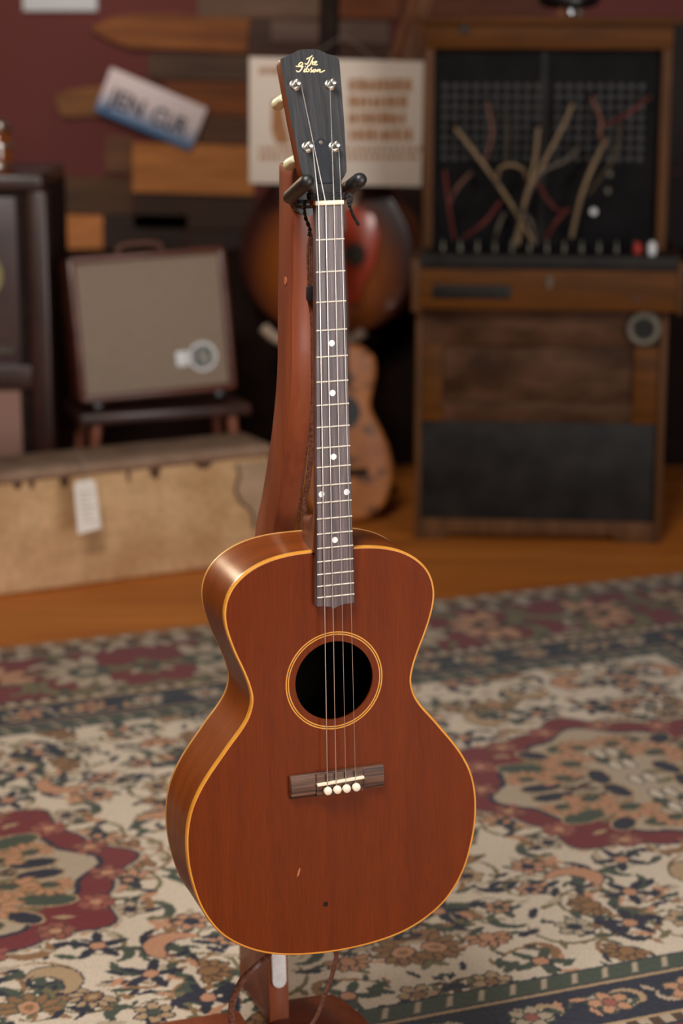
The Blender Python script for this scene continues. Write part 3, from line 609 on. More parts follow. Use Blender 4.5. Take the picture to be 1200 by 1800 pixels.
MB().add([(x, y, fz(y) + h) for h in (.0003, .0017) for x, y in ((-.0148, .0112), (.0148, .0112), (.0158, .0185), (-.0158, .0185))], [(3, 2, 1, 0), (4, 5, 6, 7), (0, 1, 5, 4), (1, 2, 6, 5), (2, 3, 7, 6), (3, 0, 4, 7)]).build('lace_pad', M_['lace'], st, bevel=.0004)
rope([(.0178, .007, .000), (.0195, .0095, .002), (.0215, .007, .003), (.0205, .002, .003), (.0185, .000, .002), (.0192, .005, .004), (.0215, .001, .002)], .0016, 'lace_knot', M_['lace'])
rope([(.0200, .003, -.002), (.0222, -.0012, -.006), (.0265, -.0108, -.009), (.0300, -.0165, -.010), (.0333, -.0212, -.011)], .0016, 'lace_end', M_['lace'])
rope([(-.0186, .004, -.018), (-.0175, -.003, -.026), (-.0130, -.014, -.036), (-.0075, -.026, -.040), (-.0085, -.032, -.040)], .0017, 'lace_end', M_['lace'])
for k, dx in enumerate((0, .0022, .0042)):
    MB().tube(spline([(-.0062, -.030, -.040), (-.0096 + dx, -.0405, -.040), (-.0104 + dx, -.060, -.040), (-.0100 + dx, -.0860, -.040)], 6), .0011, 7).build('strap_cord', M_['leather'], st, smooth=True)
MB().box(-.0118, -.0050, -.0960, -.0815, -.0435, -.0365).build('slider', M_['foam'], st, bevel=.001)
def ribbon(pts, wd, th, name):
    MB().tube(spline(pts, 8), wd / 2, 10, sq=th / wd).build(name, M_['leather'], st, smooth=True)
SB = [(-.0080, -.090, -.042), (-.0030, -.114, -.046), (-.0005, -.160, -.054), (.0016, -.2054, -.063), (.0018, -.2457, -.074), (.0015, -.2862, -.088), (.0005, -.316, -.099), (.0, -.36, -.107), (-.01, -.5, -.110), (-.03, -.68, -.110), (-.0440, -.79, -.108)]
ribbon(SB, .0062, .0022, 'strap_band')
MB().tube(spline([(x - .0028 - .0025 * min(1, max(0, (-y - .2) / .08)), y, z - .001) for x, y, z in SB[:9]], 8), .0010, 7).build('strap_cord', M_['leather'], st, smooth=True)
ribbon([(-.0440, -.79, -.108), (-.0560, -.8010, -.076), (-.0740, -.8050, -.060), (-.0925, -.8205, -.060), (-.1036, -.8451, -.060), (-.1043, -.8681, -.060), (-.096, -.895, -.060), (-.072, -.915, -.060), (-.042, -.908, -.060), (-.0125, -.8813, -.060), (-.0003, -.8532, -.060), (.0085, -.8314, -.060), (.0135, -.807, -.058), (.0085, -.794, -.051), (.0078, -.7900, -.050)], .0072, .0026, 'strap_band')

# ------------------------------------------------------------------ the wooden floor stand
YAW = math.atan2(.32175, .94676)
sd = thing('guitar_stand', 'mahogany wooden floor stand with a tall curved post holding the tenor guitar', 'stand', (-0.0115, 1.9797, 0.0095), YAW)
ZB = 0.9842 - 0.0095
prof = [(.031, .085, .0500), (-.03, .0865, .0500), (-.12, .0935, .0500), (-.185, .0965, .0505), (-.253, .116, .0520), (-.331, .149, .0580), (-.367, .166, .0630), (-.47, .194, .078), (-.60, .207, .092), (-.74, .208, .106), (-.86, .202, .118), (-.93, .197, .125), (-.962, .196, .127)]
prf = spline([(a, b, c) for a, b, c in prof], 4)
mb = MB(); hwp = .0122
px_ = .0028
rows = [[(px_ - hwp, p.y, ZB + p.x), (px_ + hwp, p.y, ZB + p.x), (px_ + hwp, p.y + p.z, ZB + p.x), (px_ - hwp, p.y + p.z, ZB + p.x)] for p in prf]
mb.strip(rows); n = len(rows); mb.f += [(3, 2, 1, 0), tuple(4 * (n - 1) + k for k in range(4))]
mb.build('post', M_['standwood'], sd, bevel=.0018, angle=0.9)
MB().lathe([(.0042, 0), (.0042, .0006)], 16, Matrix.Translation((px_ - hwp - .0001, .113, ZB - .0860)) @ Matrix.Rotation(-PI / 2, 4, 'Y')).build('wood_plug', M_['plugwood'], sd)
# felt strip with round ends on the foot of the post
pad = [(.0085 * math.cos(a), -.905 + .0085 * math.sin(a) - 0) for a in [PI + PI * k / 8 for k in range(9)]] + [(.0085 * math.cos(a), -.80 + .0085 * math.sin(a)) for a in [PI * k / 8 for k in range(9)]]
def py_(y):
    for i in range(len(prf) - 1):
        if prf[i].x >= y >= prf[i + 1].x:
            t = (prf[i].x - y) / (prf[i].x - prf[i + 1].x); return prf[i].y + (prf[i + 1].y - prf[i].y) * t
    return .22
MB().prism(pad, .0015, -.0050, lambda x, y, h: (x + px_, py_(y) + h, ZB + y)).build('felt_pad', M_['felt'], sd, bevel=.0012, seg=2)
# yoke
mb = MB(); mb.tube([(0, .088, ZB - .004), (0, .068, ZB - .004)], [.0125, .0125], 16); mb.build('yoke_boss', M_['black'], sd, smooth=True)
yk = MB(); yk.tube(spline([(-.0165, .064, ZB + .0010), (-.013, .0675, ZB - .003), (-.008, .068, ZB - .0045), (.010, .068, ZB - .0045), (.020, .0665, ZB - .003), (.0285, .060, ZB + .0030)], 6), .0045, 12); yk.build('yoke_bar', M_['black'], sd, smooth=True)
for x, xb in ((-.0280, -.0196), (.0250, .0318)):
    A = Vector((xb, .066, ZB + .0025)); B = Vector((x, -.021, ZB + .0262))
    d = B - A
    q = MB().tube([A, A + d * .06, A + d * .5, A + d * .90, A + d * .96, A + d * .99, A + d * 1.0], [.0066, .0072, .0072, .0072, .0064, .0044, .0015], 18)
    q.build('padded_arm', M_['foam'], sd, smooth=True)
# feet: two crossed boards under the post
def foot(poly, z0, z1, name):
    MB().prism(poly, z0, z1).build(name, M_['standwood'], sd, bevel=.004)
foot([(-.034, .236), (-.28, .236), (-.285, .150), (-.050, .150), (-.034, .172)], 0.0, .0205, 'foot')
foot([(-.034, .160), (.012, .05), (.099, .05), (.101, .13), (.0985, .175), (.0935, .205), (.084, .238), (.066, .242), (.012, .243), (.012, .215)], 0.0, .0205, 'foot')
# ------------------------------------------------------------------ telephone switchboard
sw = thing('switchboard_cabinet', 'old oak telephone switchboard cabinet with black jack panel and drawer', 'cabinet', (0.440, 4.482, 0), math.radians(-4.8))
def bx(x0, x1, y0, y1, z0, z1, name, m, par=sw, bevel=.002): return MB().box(x0, x1, y0, y1, z0, z1).build(name, m, par, bevel=bevel)
for x in (-.277, .262): bx(x, x + .015, .0, .44, 0, .53, 'side_panel', M_['oakv'])
bx(-.262, .262, .425, .44, .03, 1.10, 'back_panel', M_['darkwood2'])
bx(-.262, .262, .012, .03, .445, .53, 'upper_rail', M_['oakworn'])
bx(-.262, -.215, .010, .03, .272, .446, 'stile', M_['oak']); bx(.205, .262, .010, .03, .272, .446, 'stile', M_['oak'])
bx(-.215, .205, .024, .036, .272, .446, 'recessed_panel', M_['oakworn'])
bx(-.215, .205, .014, .03, .272, .318, 'lower_rail', M_['oakworn'])
bx(-.262, .262, .016, .03, .048, .273, 'kick_panel', M_['blackpaint'])
pl = [(-.262, 0), (-.21, 0), (-.195, .014), (.17, .014), (.185, 0), (.262, 0), (.262, .048), (-.262, .048)]
MB().prism(pl, .004, .03, lambda x, y, h: (x, h, y)).build('plinth', M_['oakv'], sw, bevel=.002)
dw = bx(-.268, .292, -.045, .40, .532, .620, 'drawer', M_['oak'])
bx(-.285, -.266, -.05, .42, .526, .640, 'desk_cheek', M_['oakv']); bx(.290, .305, -.05, .42, .526, .640, 'desk_cheek', M_['oakv'])
bx(-.238, -.068, -.049, -.044, .556, .586, 'name_plate', M_['blackpaint'], dw, .001)
mb = disc((.015, -.045, .598), .008, 0, .003, 16); mb.box(-.004 + .015, .004 + .015, -.048, -.045, .582, .600); mb.build('lock_plate', M_['greymetal'], dw)
disc((.205, -.045, .560), .006, 0, .004, 12).build('knot_plug', M_['darkwood'], dw)
bx(-.268, .292, -.04, .12, .620, .650, 'key_shelf', M_['blackpaint'])
for x in np.linspace(-.22, .2, 12):
    MB().lathe([(.005, 0), (.004, .006), (.0022, .012), (.0022, .024)], 10, Matrix.Translation((x, .05, .650))).build('plug_seat', M_['greymetal'], sw, smooth=True)
for x in (-.268, .250): bx(x, x + .022, .10, .44, .64, 1.10, 'upper_post', M_['oakv'])
tr = bx(-.268, .272, .095, .44, 1.085, 1.138, 'top_rail', M_['oak']); bx(-.285, .290, .08, .44, 1.138, 1.153, 'top_board', M_['oak'])
disc((-.180, .095, 1.128), .009, 0, .016, 20).build('knob', M_['black'], tr)
jp = bx(-.247, .250, .125, .14, .648, 1.086, 'jack_panel', M_['jackpanel'])
bx(-.012, .002, .118, .126, .66, 1.08, 'panel_divider', M_['blackpaint'], jp, .001)
jm = disc((0, 0, 0), .0066, 0, .004, 12).build('jack', M_['jack'], jp); jmesh = jm.data; bpy.data.objects.remove(jm)
for bl, nc in ((-.2215, 10), (.0285, 9)):
    for r in range(8):
        for c in range(nc):
            j = link('jack', jmesh, None, jp); j.location = (bl + c * .0226, .125, 1.004 - r * .0222)
for x, z, r, m in ((.112, .732, .0075, 'white'), (.142, .778, .006, 'greymetal'), (.145, .815, .005, 'greymetal')):
    disc((x, .125, z), r, 0, .012, 14).build('lamp_cap', M_[m], jp)
MB().lathe([(.008, 0), (.010, .014), (.008, .026), (.003, .030)], 14, Matrix.Translation((.236, .0, .650))).build('white_knob', M_['white'], sw, smooth=True)
MB().lathe([(.008, 0), (.010, .010), (.007, .022), (.003, .026)], 14, Matrix.Translation((.206, .02, .650))).build('red_knob', mat('red_plastic', (170, 40, 28), rough=.4), sw, smooth=True)
dl = disc((.224, .010, .490), .036, 0, .02, 28).build('dial', M_['greymetal'], sw); disc((.224, -.010, .490), .024, 0, .004, 24).build('dial_face', M_['blackpaint'], dl)
# patch cords between the jacks and the shelf
SWM = Matrix.Translation((0.440, 4.482, 0)) @ Matrix.Rotation(math.radians(-4.8), 4, 'Z')
cords = [
    ('cordtan', 'tan patch cord plugged in nearest the cream sign', [(240, 540), (310, 630), (400, 750), (480, 870), (575, 1030)], 8.5),
    ('cordtan', 'tan patch cord rising straight beside the black panel divider', [(590, 540), (575, 680), (540, 830), (490, 1030)], 8.5),
    ('cordtan', 'long tan patch cord slanting up across the panel divider', [(735, 440), (690, 540), (600, 710), (540, 820), (505, 1030)], 8),
    ('cordpink', 'short faded pink patch cord with a bend, high in the second jack block', [(815, 410), (855, 510), (850, 570), (876, 610)], 8),
    ('cordtan', 'thick tan patch cord slanting down alone in the second jack block', [(876, 590), (820, 700), (770, 830), (730, 1000)], 9),
    ('cordred', 'red patch cord reaching the top corner jack of the second block', [(1062, 408), (1010, 448), (950, 490), (872, 530)], 7),
    ('cordgrey', 'greyish patch cord crossing low over the tan pair', [(765, 620), (700, 680), (600, 730), (530, 860)], 7),
    ('cordtan', 'tan patch cord bent into an arch above the crossing cords', [(415, 780), (425, 715), (475, 695), (525, 715), (540, 750)], 7),
    ('cordred', 'dark red patch cord hanging straight below the first jacks', [(195, 720), (210, 850), (235, 1010)], 7),
    ('cordred', 'bright red patch cord lying low toward the shelf under the tan arch', [(430, 850), (360, 940), (280, 1000)], 7.5),
    ('cordred', 'red patch cord low beside the thick tan cord', [(720, 880), (670, 930), (620, 1010)], 7.5),
    ('cordred', 'dull red patch cord sloping down to the middle of the shelf', [(585, 770), (650, 870), (700, 890)], 6),
    ('cordpink', 'faded reddish patch cord hanging behind the tan arch', [(375, 430), (395, 560), (365, 680)], 6),
    ('cordolive', 'olive patch cord hidden behind the thick tan cord', [(935, 520), (905, 670), (800, 820)], 6.5),
    ('cordolive', 'olive patch cord hanging above the tan arch', [(440, 480), (462, 540), (455, 680)], 6),
    ('cordpink', 'brownish patch cord low by the dark red cord', [(305, 730), (250, 790), (215, 860)], 6),
    ('cordgrey', 'grey patch cord close to the shelf between red and tan cords', [(445, 900), (420, 960), (405, 1012)], 7),
    ('cordgrey', 'grey patch cord fanned out at the foot of the tan crossing', [(520, 890), (560, 940), (580, 1030)], 7)]
for k, (m, lab, pp, rr) in enumerate(cords):
    P = []
    n = len(pp)
    for i, (cx, cy) in enumerate(pp):
        Y = 4.585 - .055 * math.sin(PI * min(1, (i + .25) / (n - .5))) - .013 * [0, 1, 2, 0, 1, 3, 3, 4, 0, 1, 3, 4, 2, 4, 0, 2, 3, 4][k]
        P.append(at(700 + cx / 2.4, cy / 2.4, Y))
    t = thing('patch_cord', lab, 'cord', P[0], group='patch cords on the switchboard')
    Q = [p - P[0] for p in P]
    MB().tube(spline(Q, 7), rr / 2.4 / 2 / 780 * 1.9, 8).build('cord', M_[m], t, smooth=True)
    d = (Q[0] - Q[1]).normalized(); MB().tube([Q[0] - d * .004, Q[0] + Vector((0, .03, 0)) + d * .004], .0055, 8).build('plug', M_['black'], t, smooth=True)
# device on top
dv_ = at(1003, 6, 4.60)
t = thing('desk_device', 'black rounded device with shiny feet standing on top of the switchboard', 'device', (dv_.x, 4.64, 1.1535))
MB().lathe([(.030, .016), (.052, .020), (.068, .030), (.070, .05), (.055, .09), (.03, .12), (.01, .125)], 28).build('housing', M_['black'], t, smooth=True)
for x, m in ((-.020, M_['reed']), (.000, M_['chrome']), (.020, M_['greymetal'])):
    MB().lathe([(.006, 0), (.0075, .004), (.0075, .013), (.005, .018)], 14, Matrix.Translation((x, -.03 - (.008 if x == 0 else 0), 0))).build('foot', m, t, smooth=True)

# ------------------------------------------------------------------ instrument case on edge
ca = math.radians(27.2); cr_ = Vector((-.150, 4.312, 0)); cd_ = Vector((math.cos(ca), math.sin(ca), 0)); cc = cr_ - cd_ * .52
tk = thing('instrument_case', 'long worn tan canvas case standing on its edge on the floor', 'case', cc, ca)
MB().box(-.52, .52, 0, .15, 0, .238).build('body', M_['canvas'], tk, bevel=.012, seg=3)
MB().box(-.524, .524, -.004, .154, .234, .262).build('lid_edge', M_['lid'], tk, bevel=.012, seg=3)
po = [(.515, .225), (.43, .226), (.440, .195), (.432, .170), (.445, .140), (.470, .118), (.476, .080), (.490, .05), (.515, .04)]
MB().prism(po, -.0025, .004, lambda x, y, h: (x, h, y)).build('corner_patch', M_['patch'], tk, bevel=.001)
cv = [(.437, .226), (.441, .195), (.433, .170), (.446, .140), (.470, .118), (.476, .080)]
MB().tube(spline([(x, -.001, y) for x, y in cv], 5), .0048, 8, sq=.6).build('seam', M_['darkstain'], tk, smooth=True)
for x, wd, h in ((-.02, .006, .02), (-.05, .010, .016), (.05, .011, .022), (.25, .013, .026), (.19, .004, .03), (.36, .02, .014), (-.10, .007, .02)):
    MB().prism([(x - wd, .236), (x + wd, .236), (x + wd * .7, .236 - h * .7), (x, .236 - h), (x - wd * .8, .236 - h * .6)], -.0006, .002, lambda a, b, h_: (a, h_, b)).build('scuff', M_['darkstain'], tk)
# price tag hanging on its string in front of the case
tg0 = at(148, 845, 4.02)
tg = thing('price_tag', 'white paper tag hanging by a thread in front of the tan case', 'tag', tg0, ca)
mb = MB(); mb.prism([(-.0225, -.008), (-.016, 0), (.014, .002), (.0235, -.006), (.0335, -.102), (-.0165, -.110)], 0, .0012, lambda x, y, h: (x, h, y)).build('card', M_['paper'], tg)
for k in range(7):
    z = -.024 - k * .010
    MB().box(-.012 + k * .0012, .018 + k * .0012 - .006 * (k % 3), -.0006, .0, z - .0016, z).build('written_line', M_['thread'], tg)
MB().tube(spline([(0, -.001, -.004), (.0005, -.004, .02), (0, .004, .042), (0, .03, .052), (0, .06, .055)], 5), .0009, 6).build('thread', M_['thread'], tg, smooth=True)

# ------------------------------------------------------------------ bench and amplifier
bn = thing('low_bench', 'small dark wooden bench with splayed legs behind the tan case', 'bench', (-.428, 4.565, 0), math.radians(20))
MB().box(-.190, .200, -.11, .085, .283, .307).build('bench_top', M_['darkwood'], bn, bevel=.004)
lw = mat('leg_wood', (150, 92, 70), (132, 78, 58), (30, 30, 6), rough=.4)
for sx in (-1, 1):
    for sy in (-1, 1):
        MB().tube([(.005 + sx * .155, -.012 + sy * .07, .284), (.005 + sx * .180, -.012 + sy * .08, 0)], [.0135, .0085], 14).build('leg', lw, bn, smooth=True)
am = thing('guitar_amplifier', 'tan cloth-fronted wooden guitar amplifier tilted back on a small bench', 'amplifier', (-.432, 4.570, .3285), math.radians(20))
am.rotation_euler = (0, math.radians(-2.0), math.radians(20))
tl = Matrix.Translation((0, -.085, 0)) @ Matrix.Rotation(math.radians(-8), 4, 'X')
def amb(x0, x1, y0, y1, z0, z1, name, m, par=am, bevel=.006):
    return MB().box(x0, x1, y0, y1, z0, z1, tl).build(name, m, par, bevel=bevel)
for x in (-.180, .164): amb(x, x + .016, 0, .12, .003, .325, 'side', M_['ampwood'])
amb(-.180, .180, 0, .12, .309, .325, 'top', M_['ampwood']); amb(-.180, .180, 0, .12, .003, .019, 'bottom', M_['ampwood'])
for x in (-.15, .13): amb(x, x + .02, .004, .022, -.012, .004, 'foot', M_['black'], bevel=.001)
amb(-.164, .164, .11, .118, .019, .309, 'back', M_['darkwood2'], bevel=.001)
gr = amb(-.164, .164, .010, .018, .019, .309, 'grille', M_['grille'], bevel=.001)
mb = MB().tube(spline([tl @ Vector(p) for p in ((-.05, .07, .324), (-.045, .07, .340), (0, .07, .346), (.045, .07, .340), (.05, .07, .324))], 6), .006, 10); mb.build('handle', M_['leather'], am, smooth=True)
bc = (.108, .010, .083)
def amd(c, r, h0, h1, name, m, par): return MB().lathe([(r, h0), (r, h1)], 28, tl @ Matrix.Translation(c) @ Matrix.Rotation(PI / 2, 4, 'X')).build(name, m, par)
bd = amd(bc, .033, 0, .003, 'badge', M_['white'], gr); amd((bc[0], bc[1] - .003, bc[2]), .028, 0, .001, 'badge_face', mat('badge_grey', (140, 136, 122), rough=.4), gr)
for dx, wd, z0, z1 in ((-.014, .011, -.02, .021), (-.002, .008, -.024, -.008), (.004, .009, .006, .025), (.015, .008, -.018, .016)):
    MB().box(bc[0] + dx - wd / 2, bc[0] + dx + wd / 2, bc[1] - .0052, bc[1] - .004, bc[2] + z0, bc[2] + z1, tl).build('badge_stroke', M_['black'], gr)
amb(bc[0] - .062, bc[0] - .034, bc[1] - .003, bc[1], bc[2] - .018, bc[2] + .016, 'badge_plate', M_['white'], gr, .001)

# ------------------------------------------------------------------ radio console
rc = thing('radio_console', 'tall dark wooden radio console with a round dial and rosy grille cloth', 'cabinet', (-.648, 4.5, 0), 0)
def rb(x0, x1, y0, y1, z0, z1, name, m, par=rc, bevel=.003): return MB().box(x0, x1, y0, y1, z0, z1).build(name, m, par, bevel=bevel)
rb(-.55, 0, .02, .36, .03, .79, 'carcass', M_['darkwood2'])
rb(-.56, -.003, -.006, .37, .785, .820, 'top_board', M_['darkwood'], bevel=.008)
rb(-.042, .004, -.004, .05, 0, .785, 'corner_post', M_['darkwood'], bevel=.008); rb(-.558, -.512, -.004, .05, 0, .785, 'corner_post', M_['darkwood'], bevel=.008)
rb(-.512, -.042, .0, .03, .345, .400, 'middle_rail', M_['darkwood']); rb(-.512, -.042, .0, .03, .03, .09, 'bottom_rail', M_['darkwood'])
rb(-.512, -.070, .012, .024, .09, .345, 'grille', M_['pinkgrille'], bevel=.001)
fp = rb(-.512, -.066, .010, .024, .400, .770, 'front_panel', mat('panel_wood', (70, 54, 52), (84, 64, 62), (10, 10, 10), rough=.35, coat=.2), bevel=.001)
disc((-.158, .010, .600), .060, 0, .006, 32).build('dial', M_['dialglass'], fp)
for x in (-.088, -.106): disc((x, .010, .435), .0085, 0, .016, 14).build('knob', M_['greymetal'], fp)
jr = thing('glass_jar', 'small amber glass jar with shiny metal rings on the radio console', 'jar', (-.755, 4.56, .820))
MB().lathe([(.030, 0), (.033, .01), (.033, .075), (.026, .09)], 24).build('jar_body', M_['amber'], jr, smooth=True)
MB().lathe([(.034, .010), (.036, .014), (.034, .020)], 24).build('metal_ring', M_['nickel'], jr, smooth=True)
MB().lathe([(.034, .055), (.0355, .060), (.034, .064)], 24).build('metal_ring', M_['nickel'], jr, smooth=True)
MB().lathe([(.027, .088), (.030, .092), (.030, .108), (.02, .115)], 24).build('lid', M_['nickel'], jr, smooth=True)

# ------------------------------------------------------------------ guitars behind
def sunburst_mat():
    m = bpy.data.materials.new('sunburst'); m.use_nodes = True; nt = m.node_tree; b = nt.nodes['Principled BSDF']
    b.inputs['Roughness'].default_value = .3; b.inputs['Coat Weight'].default_value = .4
    tc = nt.nodes.new('ShaderNodeTexCoord'); mp = nt.nodes.new('ShaderNodeMapping'); mp.inputs['Location'].default_value = (0, 0, -.17); mp.inputs['Scale'].default_value = (1, 0, 1.0)
    mp.vector_type = 'POINT'; ln = nt.nodes.new('ShaderNodeVectorMath'); ln.operation = 'LENGTH'; cr = nt.nodes.new('ShaderNodeValToRGB')
    e = cr.color_ramp.elements; e[0].position = .08; e[0].color = lin((176, 98, 38)); e[1].position = .205; e[1].color = lin((64, 32, 26)); x = e.new(.14); x.color = lin((150, 78, 30))
    nt.links.new(tc.outputs['Object'], mp.inputs[0]); nt.links.new(mp.outputs[0], ln.inputs[0]); nt.links.new(ln.outputs['Value'], cr.inputs[0]); nt.links.new(cr.outputs[0], b.inputs['Base Color'])
    return m
def bg_guitar(name, label, loc, rz, halfpts, depth, mtop, mside, lean=0.0):
    t = empty(name); tag(t, label, 'guitar'); t.matrix_world = Matrix.Translation(loc) @ Matrix.Rotation(rz, 4, 'Z') @ Matrix.Rotation(lean, 4, 'X')
    lp = full_outline(halfpts, 5); f = lambda x, y, h: (x, h, y)
    mb = MB(); rows = []
    for d, h in ((.012, -.0035), (.004, -.001), (.0, .004)): rows.append([f(x, y, h) for x, y in inset(lp, d)])
    n = len(lp); mb.strip(rows); mb.f.append(tuple(range(n))); mb.build('top', mtop, t, smooth=True)
    MB().strip([[f(x, y, h) for x, y in lp] for h in (.004, depth)]).build('rim', mside, t, smooth=True)
    mb = MB(); mb.add([f(x, y, depth) for x, y in lp], [tuple(range(n))]); mb.build('back', mside, t)
    return t
amb_side = mat('amber_rim', (176, 100, 46), (150, 80, 36), (12, 12, 12), rough=.35, coat=.3)
hb = [(.0, .0), (.07, .006), (.135, .034), (.190, .084), (.220, .150), (.226, .20), (.212, .265), (.180, .325), (.150, .37), (.138, .41), (.142, .45), (.156, .49), (.160, .53), (.145, .575), (.105, .612), (.05, .628), (.0, .630)]
sg = bg_guitar('archtop_guitar', 'large dark sunburst guitar standing behind the cream sign', (-.040, 5.02, .385), math.radians(-16), hb, .10, sunburst_mat(), amb_side, math.radians(-4))
MB().prism([(.030, .315), (.075, .318), (.120, .300), (.138, .250), (.125, .180), (.098, .130), (.090, .085), (.030, .085)], -.014, -.006, lambda x, y, h: (x, h, y)).build('pickguard', M_['redguard'], sg, bevel=.002)
MB().prism([(-.02, .40), (.07, .40), (.085, .35), (.060, .300), (.02, .272), (-.02, .28)], -.0115, -.003, lambda x, y, h: (x, h, y)).build('bare_patch', M_['spruce'], sg, bevel=.001)
disc((.078, -.014, .205), .026, 0, .016, 24).build('knob', M_['knob'], sg)
MB().box(-.022, .022, -.03, .0, .44, .98).build('neck', M_['darkwood2'], sg, bevel=.004)
MB().prism([(-.03, .97), (.03, .97), (.04, 1.13), (0, 1.15), (-.04, 1.13)], -.03, -.012, lambda x, y, h: (x, h, y)).build('headstock', M_['darkwood2'], sg, bevel=.003)
# its own stand, with a cream padded cradle
gs = thing('display_stand', 'wooden stand with a cream padded cradle under the sunburst guitar', 'stand', (-.060, 5.03, 0), math.radians(-16))
MB().box(-.02, .02, .165, .195, 0, .56).build('upright', M_['darkwood2'], gs, bevel=.004)
for s in (-1, 1):
    MB().tube([(0, .18, .03), (s * .20, -.02, .012)], .012, 10).build('leg', M_['darkwood2'], gs, smooth=True)
    MB().tube([(s * .01, .175, .33), (s * .115, .15, .362), (s * .120, -.035, .375)], .010, 10).build('cradle_arm', M_['darkwood2'], gs, smooth=True)
    MB().tube(spline([(s * .066, -.034, .368), (s * .100, -.036, .382), (s * .128, -.036, .405)], 5), [.014] * 11, 10).build('cradle_pad', M_['creampad'], gs, smooth=True)
# small stencilled guitar
def stencil_mat():
    m = mat('stencilled_top', (176, 108, 52), (150, 88, 42), (16, 16, 16), rough=.5, detail=3)
    nt = m.node_tree; b = nt.nodes['Principled BSDF']; tc = [n for n in nt.nodes if n.type == 'TEX_COORD'][0]
    old = b.inputs['Base Color'].links[0].from_socket
    nz = nt.nodes.new('ShaderNodeTexNoise'); nz.inputs['Scale'].default_value = 26; nz.inputs['Detail'].default_value = 1.5; nz.inputs['Distortion'].default_value = .8
    mr = nt.nodes.new('ShaderNodeMapRange'); mr.inputs[1].default_value = .56; mr.inputs[2].default_value = .60; mr.inputs[3].default_value = 0; mr.inputs[4].default_value = .75
    mx = nt.nodes.new('ShaderNodeMix'); mx.data_type = 'RGBA'; mx.inputs[7].default_value = lin((66, 46, 32))
    nt.links.new(tc.outputs['Object'], nz.inputs['Vector']); nt.links.new(nz.outputs['Fac'], mr.inputs[0]); nt.links.new(mr.outputs[0], mx.inputs[0]); nt.links.new(old, mx.inputs[6]); nt.links.new(mx.outputs[2], b.inputs['Base Color'])
    return m
hm = [(.0, .0), (.045, .005), (.082, .030), (.104, .075), (.110, .120), (.102, .170), (.084, .215), (.068, .250), (.065, .275), (.074, .310), (.082, .345), (.078, .378), (.056, .400), (.026, .409), (.0, .410)]
pg = bg_guitar('parlor_guitar', 'small orange guitar with dark stencilled decoration standing on the floor', (.017, 4.630, .012), math.radians(4), hm, .075, stencil_mat(), amb_side, math.radians(-5))
MB().lathe([(.040, 0), (.040, .0012)], 28, Matrix.Translation((0, -.0036, .255)) @ Matrix.Rotation(PI / 2, 4, 'X')).build('sound_hole', M_['black'], pg)
MB().box(-.05, .05, -.012, -.003, .105, .122).build('bridge', M_['darkwood2'], pg, bevel=.002)
MB().box(-.018, .018, -.016, .012, .31, .66).build('neck', M_['darkwood'], pg, bevel=.003)
pg.matrix_world = pg.matrix_world @ Matrix.Rotation(math.radians(-2.6), 4, 'Y')
MB().prism([(-.018, .655), (.018, .655), (.027, .675), (.027, .775), (-.027, .775), (-.027, .675)], -.012, .004, lambda x, y, h: (x, h, y)).build('headstock', M_['darkwood'], pg, bevel=.003)

# ------------------------------------------------------------------ cream sign, reeds, plates on the wall
sq = [at(438, 100, 4.90), at(745, 108, 4.90), at(740, 328, 4.90), at(438, 322, 4.90)]
sc_ = sum(sq, Vector()) / 4
sn = thing('printed_sign', 'cream sign board with brown print hung in front of the sunburst guitar', 'sign', sc_, 0)
MB().prism([(p.x - sc_.x, p.z - sc_.z) for p in sq], -.004, .004, lambda x, y, h: (x, h, y)).build('board', M_['signboard'], sn, bevel=.001)
def pr(px0, py0, px1, py1, name='print_block'):
    a = at(px0, py0, 4.896) - sc_; b = at(px1, py1, 4.896) - sc_
    MB().box(a.x, b.x, -.0046, -.0038, b.z, a.z).build(name, M_['signink'], sn)
for k, wd in enumerate((7, 5, 6, 7, 5)): pr(456 + k * 8, 119, 456 + k * 8 + wd, 130, 'print_stroke')
random.seed(3)
for y0 in (258, 272):
    x = 455
    while x < 735:
        wd = random.uniform(3, 8); pr(x, y0, x + wd, y0 + 9, 'print_stroke'); x += wd + random.uniform(2, 5)
for y0 in (138, 167, 196, 225):
    x = 613
    while x < 716:
        wd = random.uniform(5, 15); pr(x, y0 + random.uniform(0, 3), min(x + wd, 724), y0 + 23, 'print_stroke'); x += wd + random.uniform(2, 4)
mb = MB(); mb.prism([at_ for at_ in [(-.150, .05), (-.128, .055), (-.118, .0), (-.108, -.05), (-.140, -.05), (-.152, -.02)]], -.0046, -.0038, lambda x, y, h: (x, h, y)); mb.build('print_figure', M_['signink'], sn)
MB().tube([(-.08, .003, .140), (0.02, .07, .20), (.10, .003, .137)], .001, 6).build('hanging_cord', M_['thread'], sn)
rd = thing('reed_bundle', 'bundle of dry brown reeds leaning up behind the corner of the cream sign', 'reeds', at(690, 120, 5.0))
for k in range(22):
    a = at(668 + k * 2.4 + random.uniform(-3, 3), 150, 4.98 + .004 * (k % 5)); b = at(735 + k * 1.6 + random.uniform(-8, 8), -30, 5.02 + .004 * (k % 5))
    o_ = at(690, 120, 5.0)
    MB().tube([a - o_, (a + b) / 2 - o_ + Vector((random.uniform(-.004, .004), 0, 0)), b - o_], [.0028, .0026, .0018], 6).build('reed', M_['reedpale' if k > 12 and k % 2 else 'reed'], rd, smooth=True)
def plate(name, label, corners, Y, m):
    P = [at(x, y, Y) for x, y in corners]; c = sum(P, Vector()) / 4
    t = thing(name, label, 'plate', c, 0); vec = P[1] - P[0]
    return t, P, c, math.atan2(vec.z, vec.x)
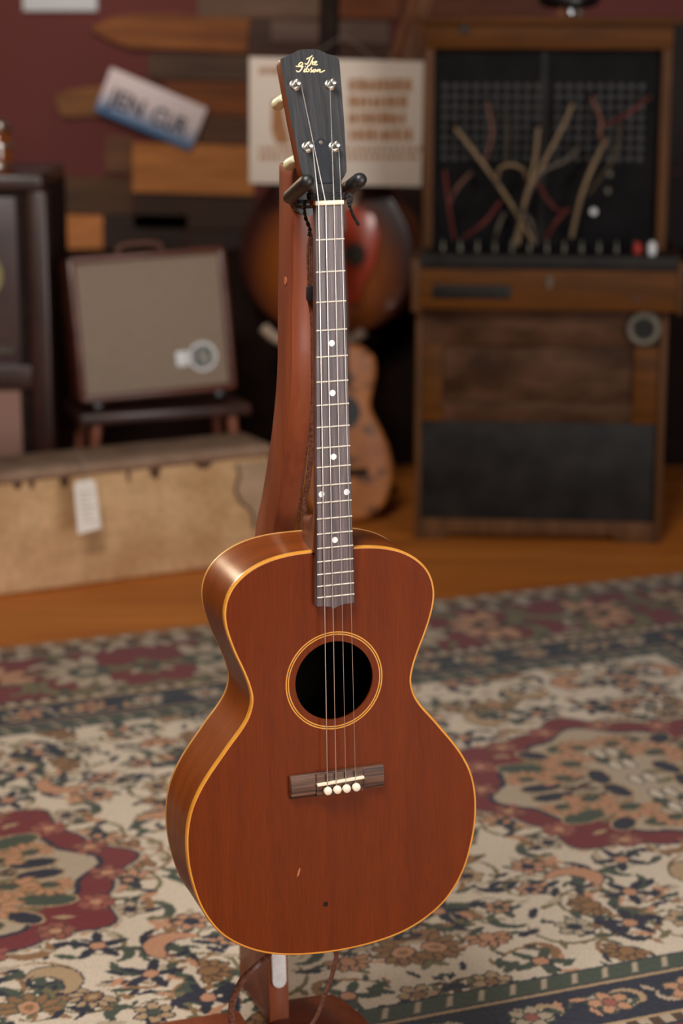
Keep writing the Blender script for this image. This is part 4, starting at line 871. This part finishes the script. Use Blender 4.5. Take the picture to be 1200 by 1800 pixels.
pw = bpy.data.materials.new('plate_enamel'); pw.use_nodes = True; nt = pw.node_tree; b = nt.nodes['Principled BSDF']; b.inputs['Roughness'].default_value = .4
tc = nt.nodes.new('ShaderNodeTexCoord'); sx = nt.nodes.new('ShaderNodeSeparateXYZ'); cr = nt.nodes.new('ShaderNodeValToRGB'); mrp = nt.nodes.new('ShaderNodeMapRange')
mrp.inputs[1].default_value = -.076; mrp.inputs[2].default_value = .076
e = cr.color_ramp.elements; e[0].position = .0; e[0].color = lin((44, 112, 150)); e[1].position = .52; e[1].color = lin((240, 222, 222)); x_ = e.new(.12); x_.color = lin((84, 130, 176)); x_ = e.new(.3); x_.color = lin((190, 192, 214))
nt.links.new(tc.outputs['Object'], sx.inputs[0]); nt.links.new(sx.outputs['Z'], mrp.inputs[0]); nt.links.new(mrp.outputs[0], cr.inputs[0]); nt.links.new(cr.outputs[0], b.inputs['Base Color'])
t, P, c, an = plate('license_plate', 'tilted white and blue license plate with dark letters on the planks', [(192, 117), (363, 190), (340, 254), (165, 208)], WY - .03, pw)
t.rotation_euler = (0, -an, 0)
w_ = ((P[1] - P[0]).length + (P[2] - P[3]).length) / 4; h_ = ((P[3] - P[0]).length + (P[2] - P[1]).length) / 4
MB().box(-w_, w_, -.002, .002, -h_, h_).build('plate_sheet', pw, t, bevel=.0015)
for s, x, z, sz, m in (('JEN', -.068, -.012, .072, 'plateink'), ('CUR', .062, -.012, .072, 'plateink'), ('. . . . . .', .02, .055, .03, 'plategrey')):
    o = link('lettering', text_mesh(s, sz, 'lettering'), M_[m], t)
    o.location = (x, -.0026, z); o.rotation_euler = (PI / 2, 0, 0)
    bbx = [v.co.x for v in o.data.vertices]; o.scale = ((.104 if m == 'plateink' else .13) / (max(bbx) - min(bbx)), 1, 1)
t, P, c, an = plate('wall_card', 'white enamel plate high on the dark red wall', [(38, -60), (170, -58), (168, 21), (42, 19)], WY - .01, M_['white'])
MB().box(-(P[1] - P[0]).length / 2, (P[1] - P[0]).length / 2, -.002, .0095, -(P[3] - P[0]).length / 2, (P[3] - P[0]).length / 2).build('plate_sheet', M_['white'], t, bevel=.004)
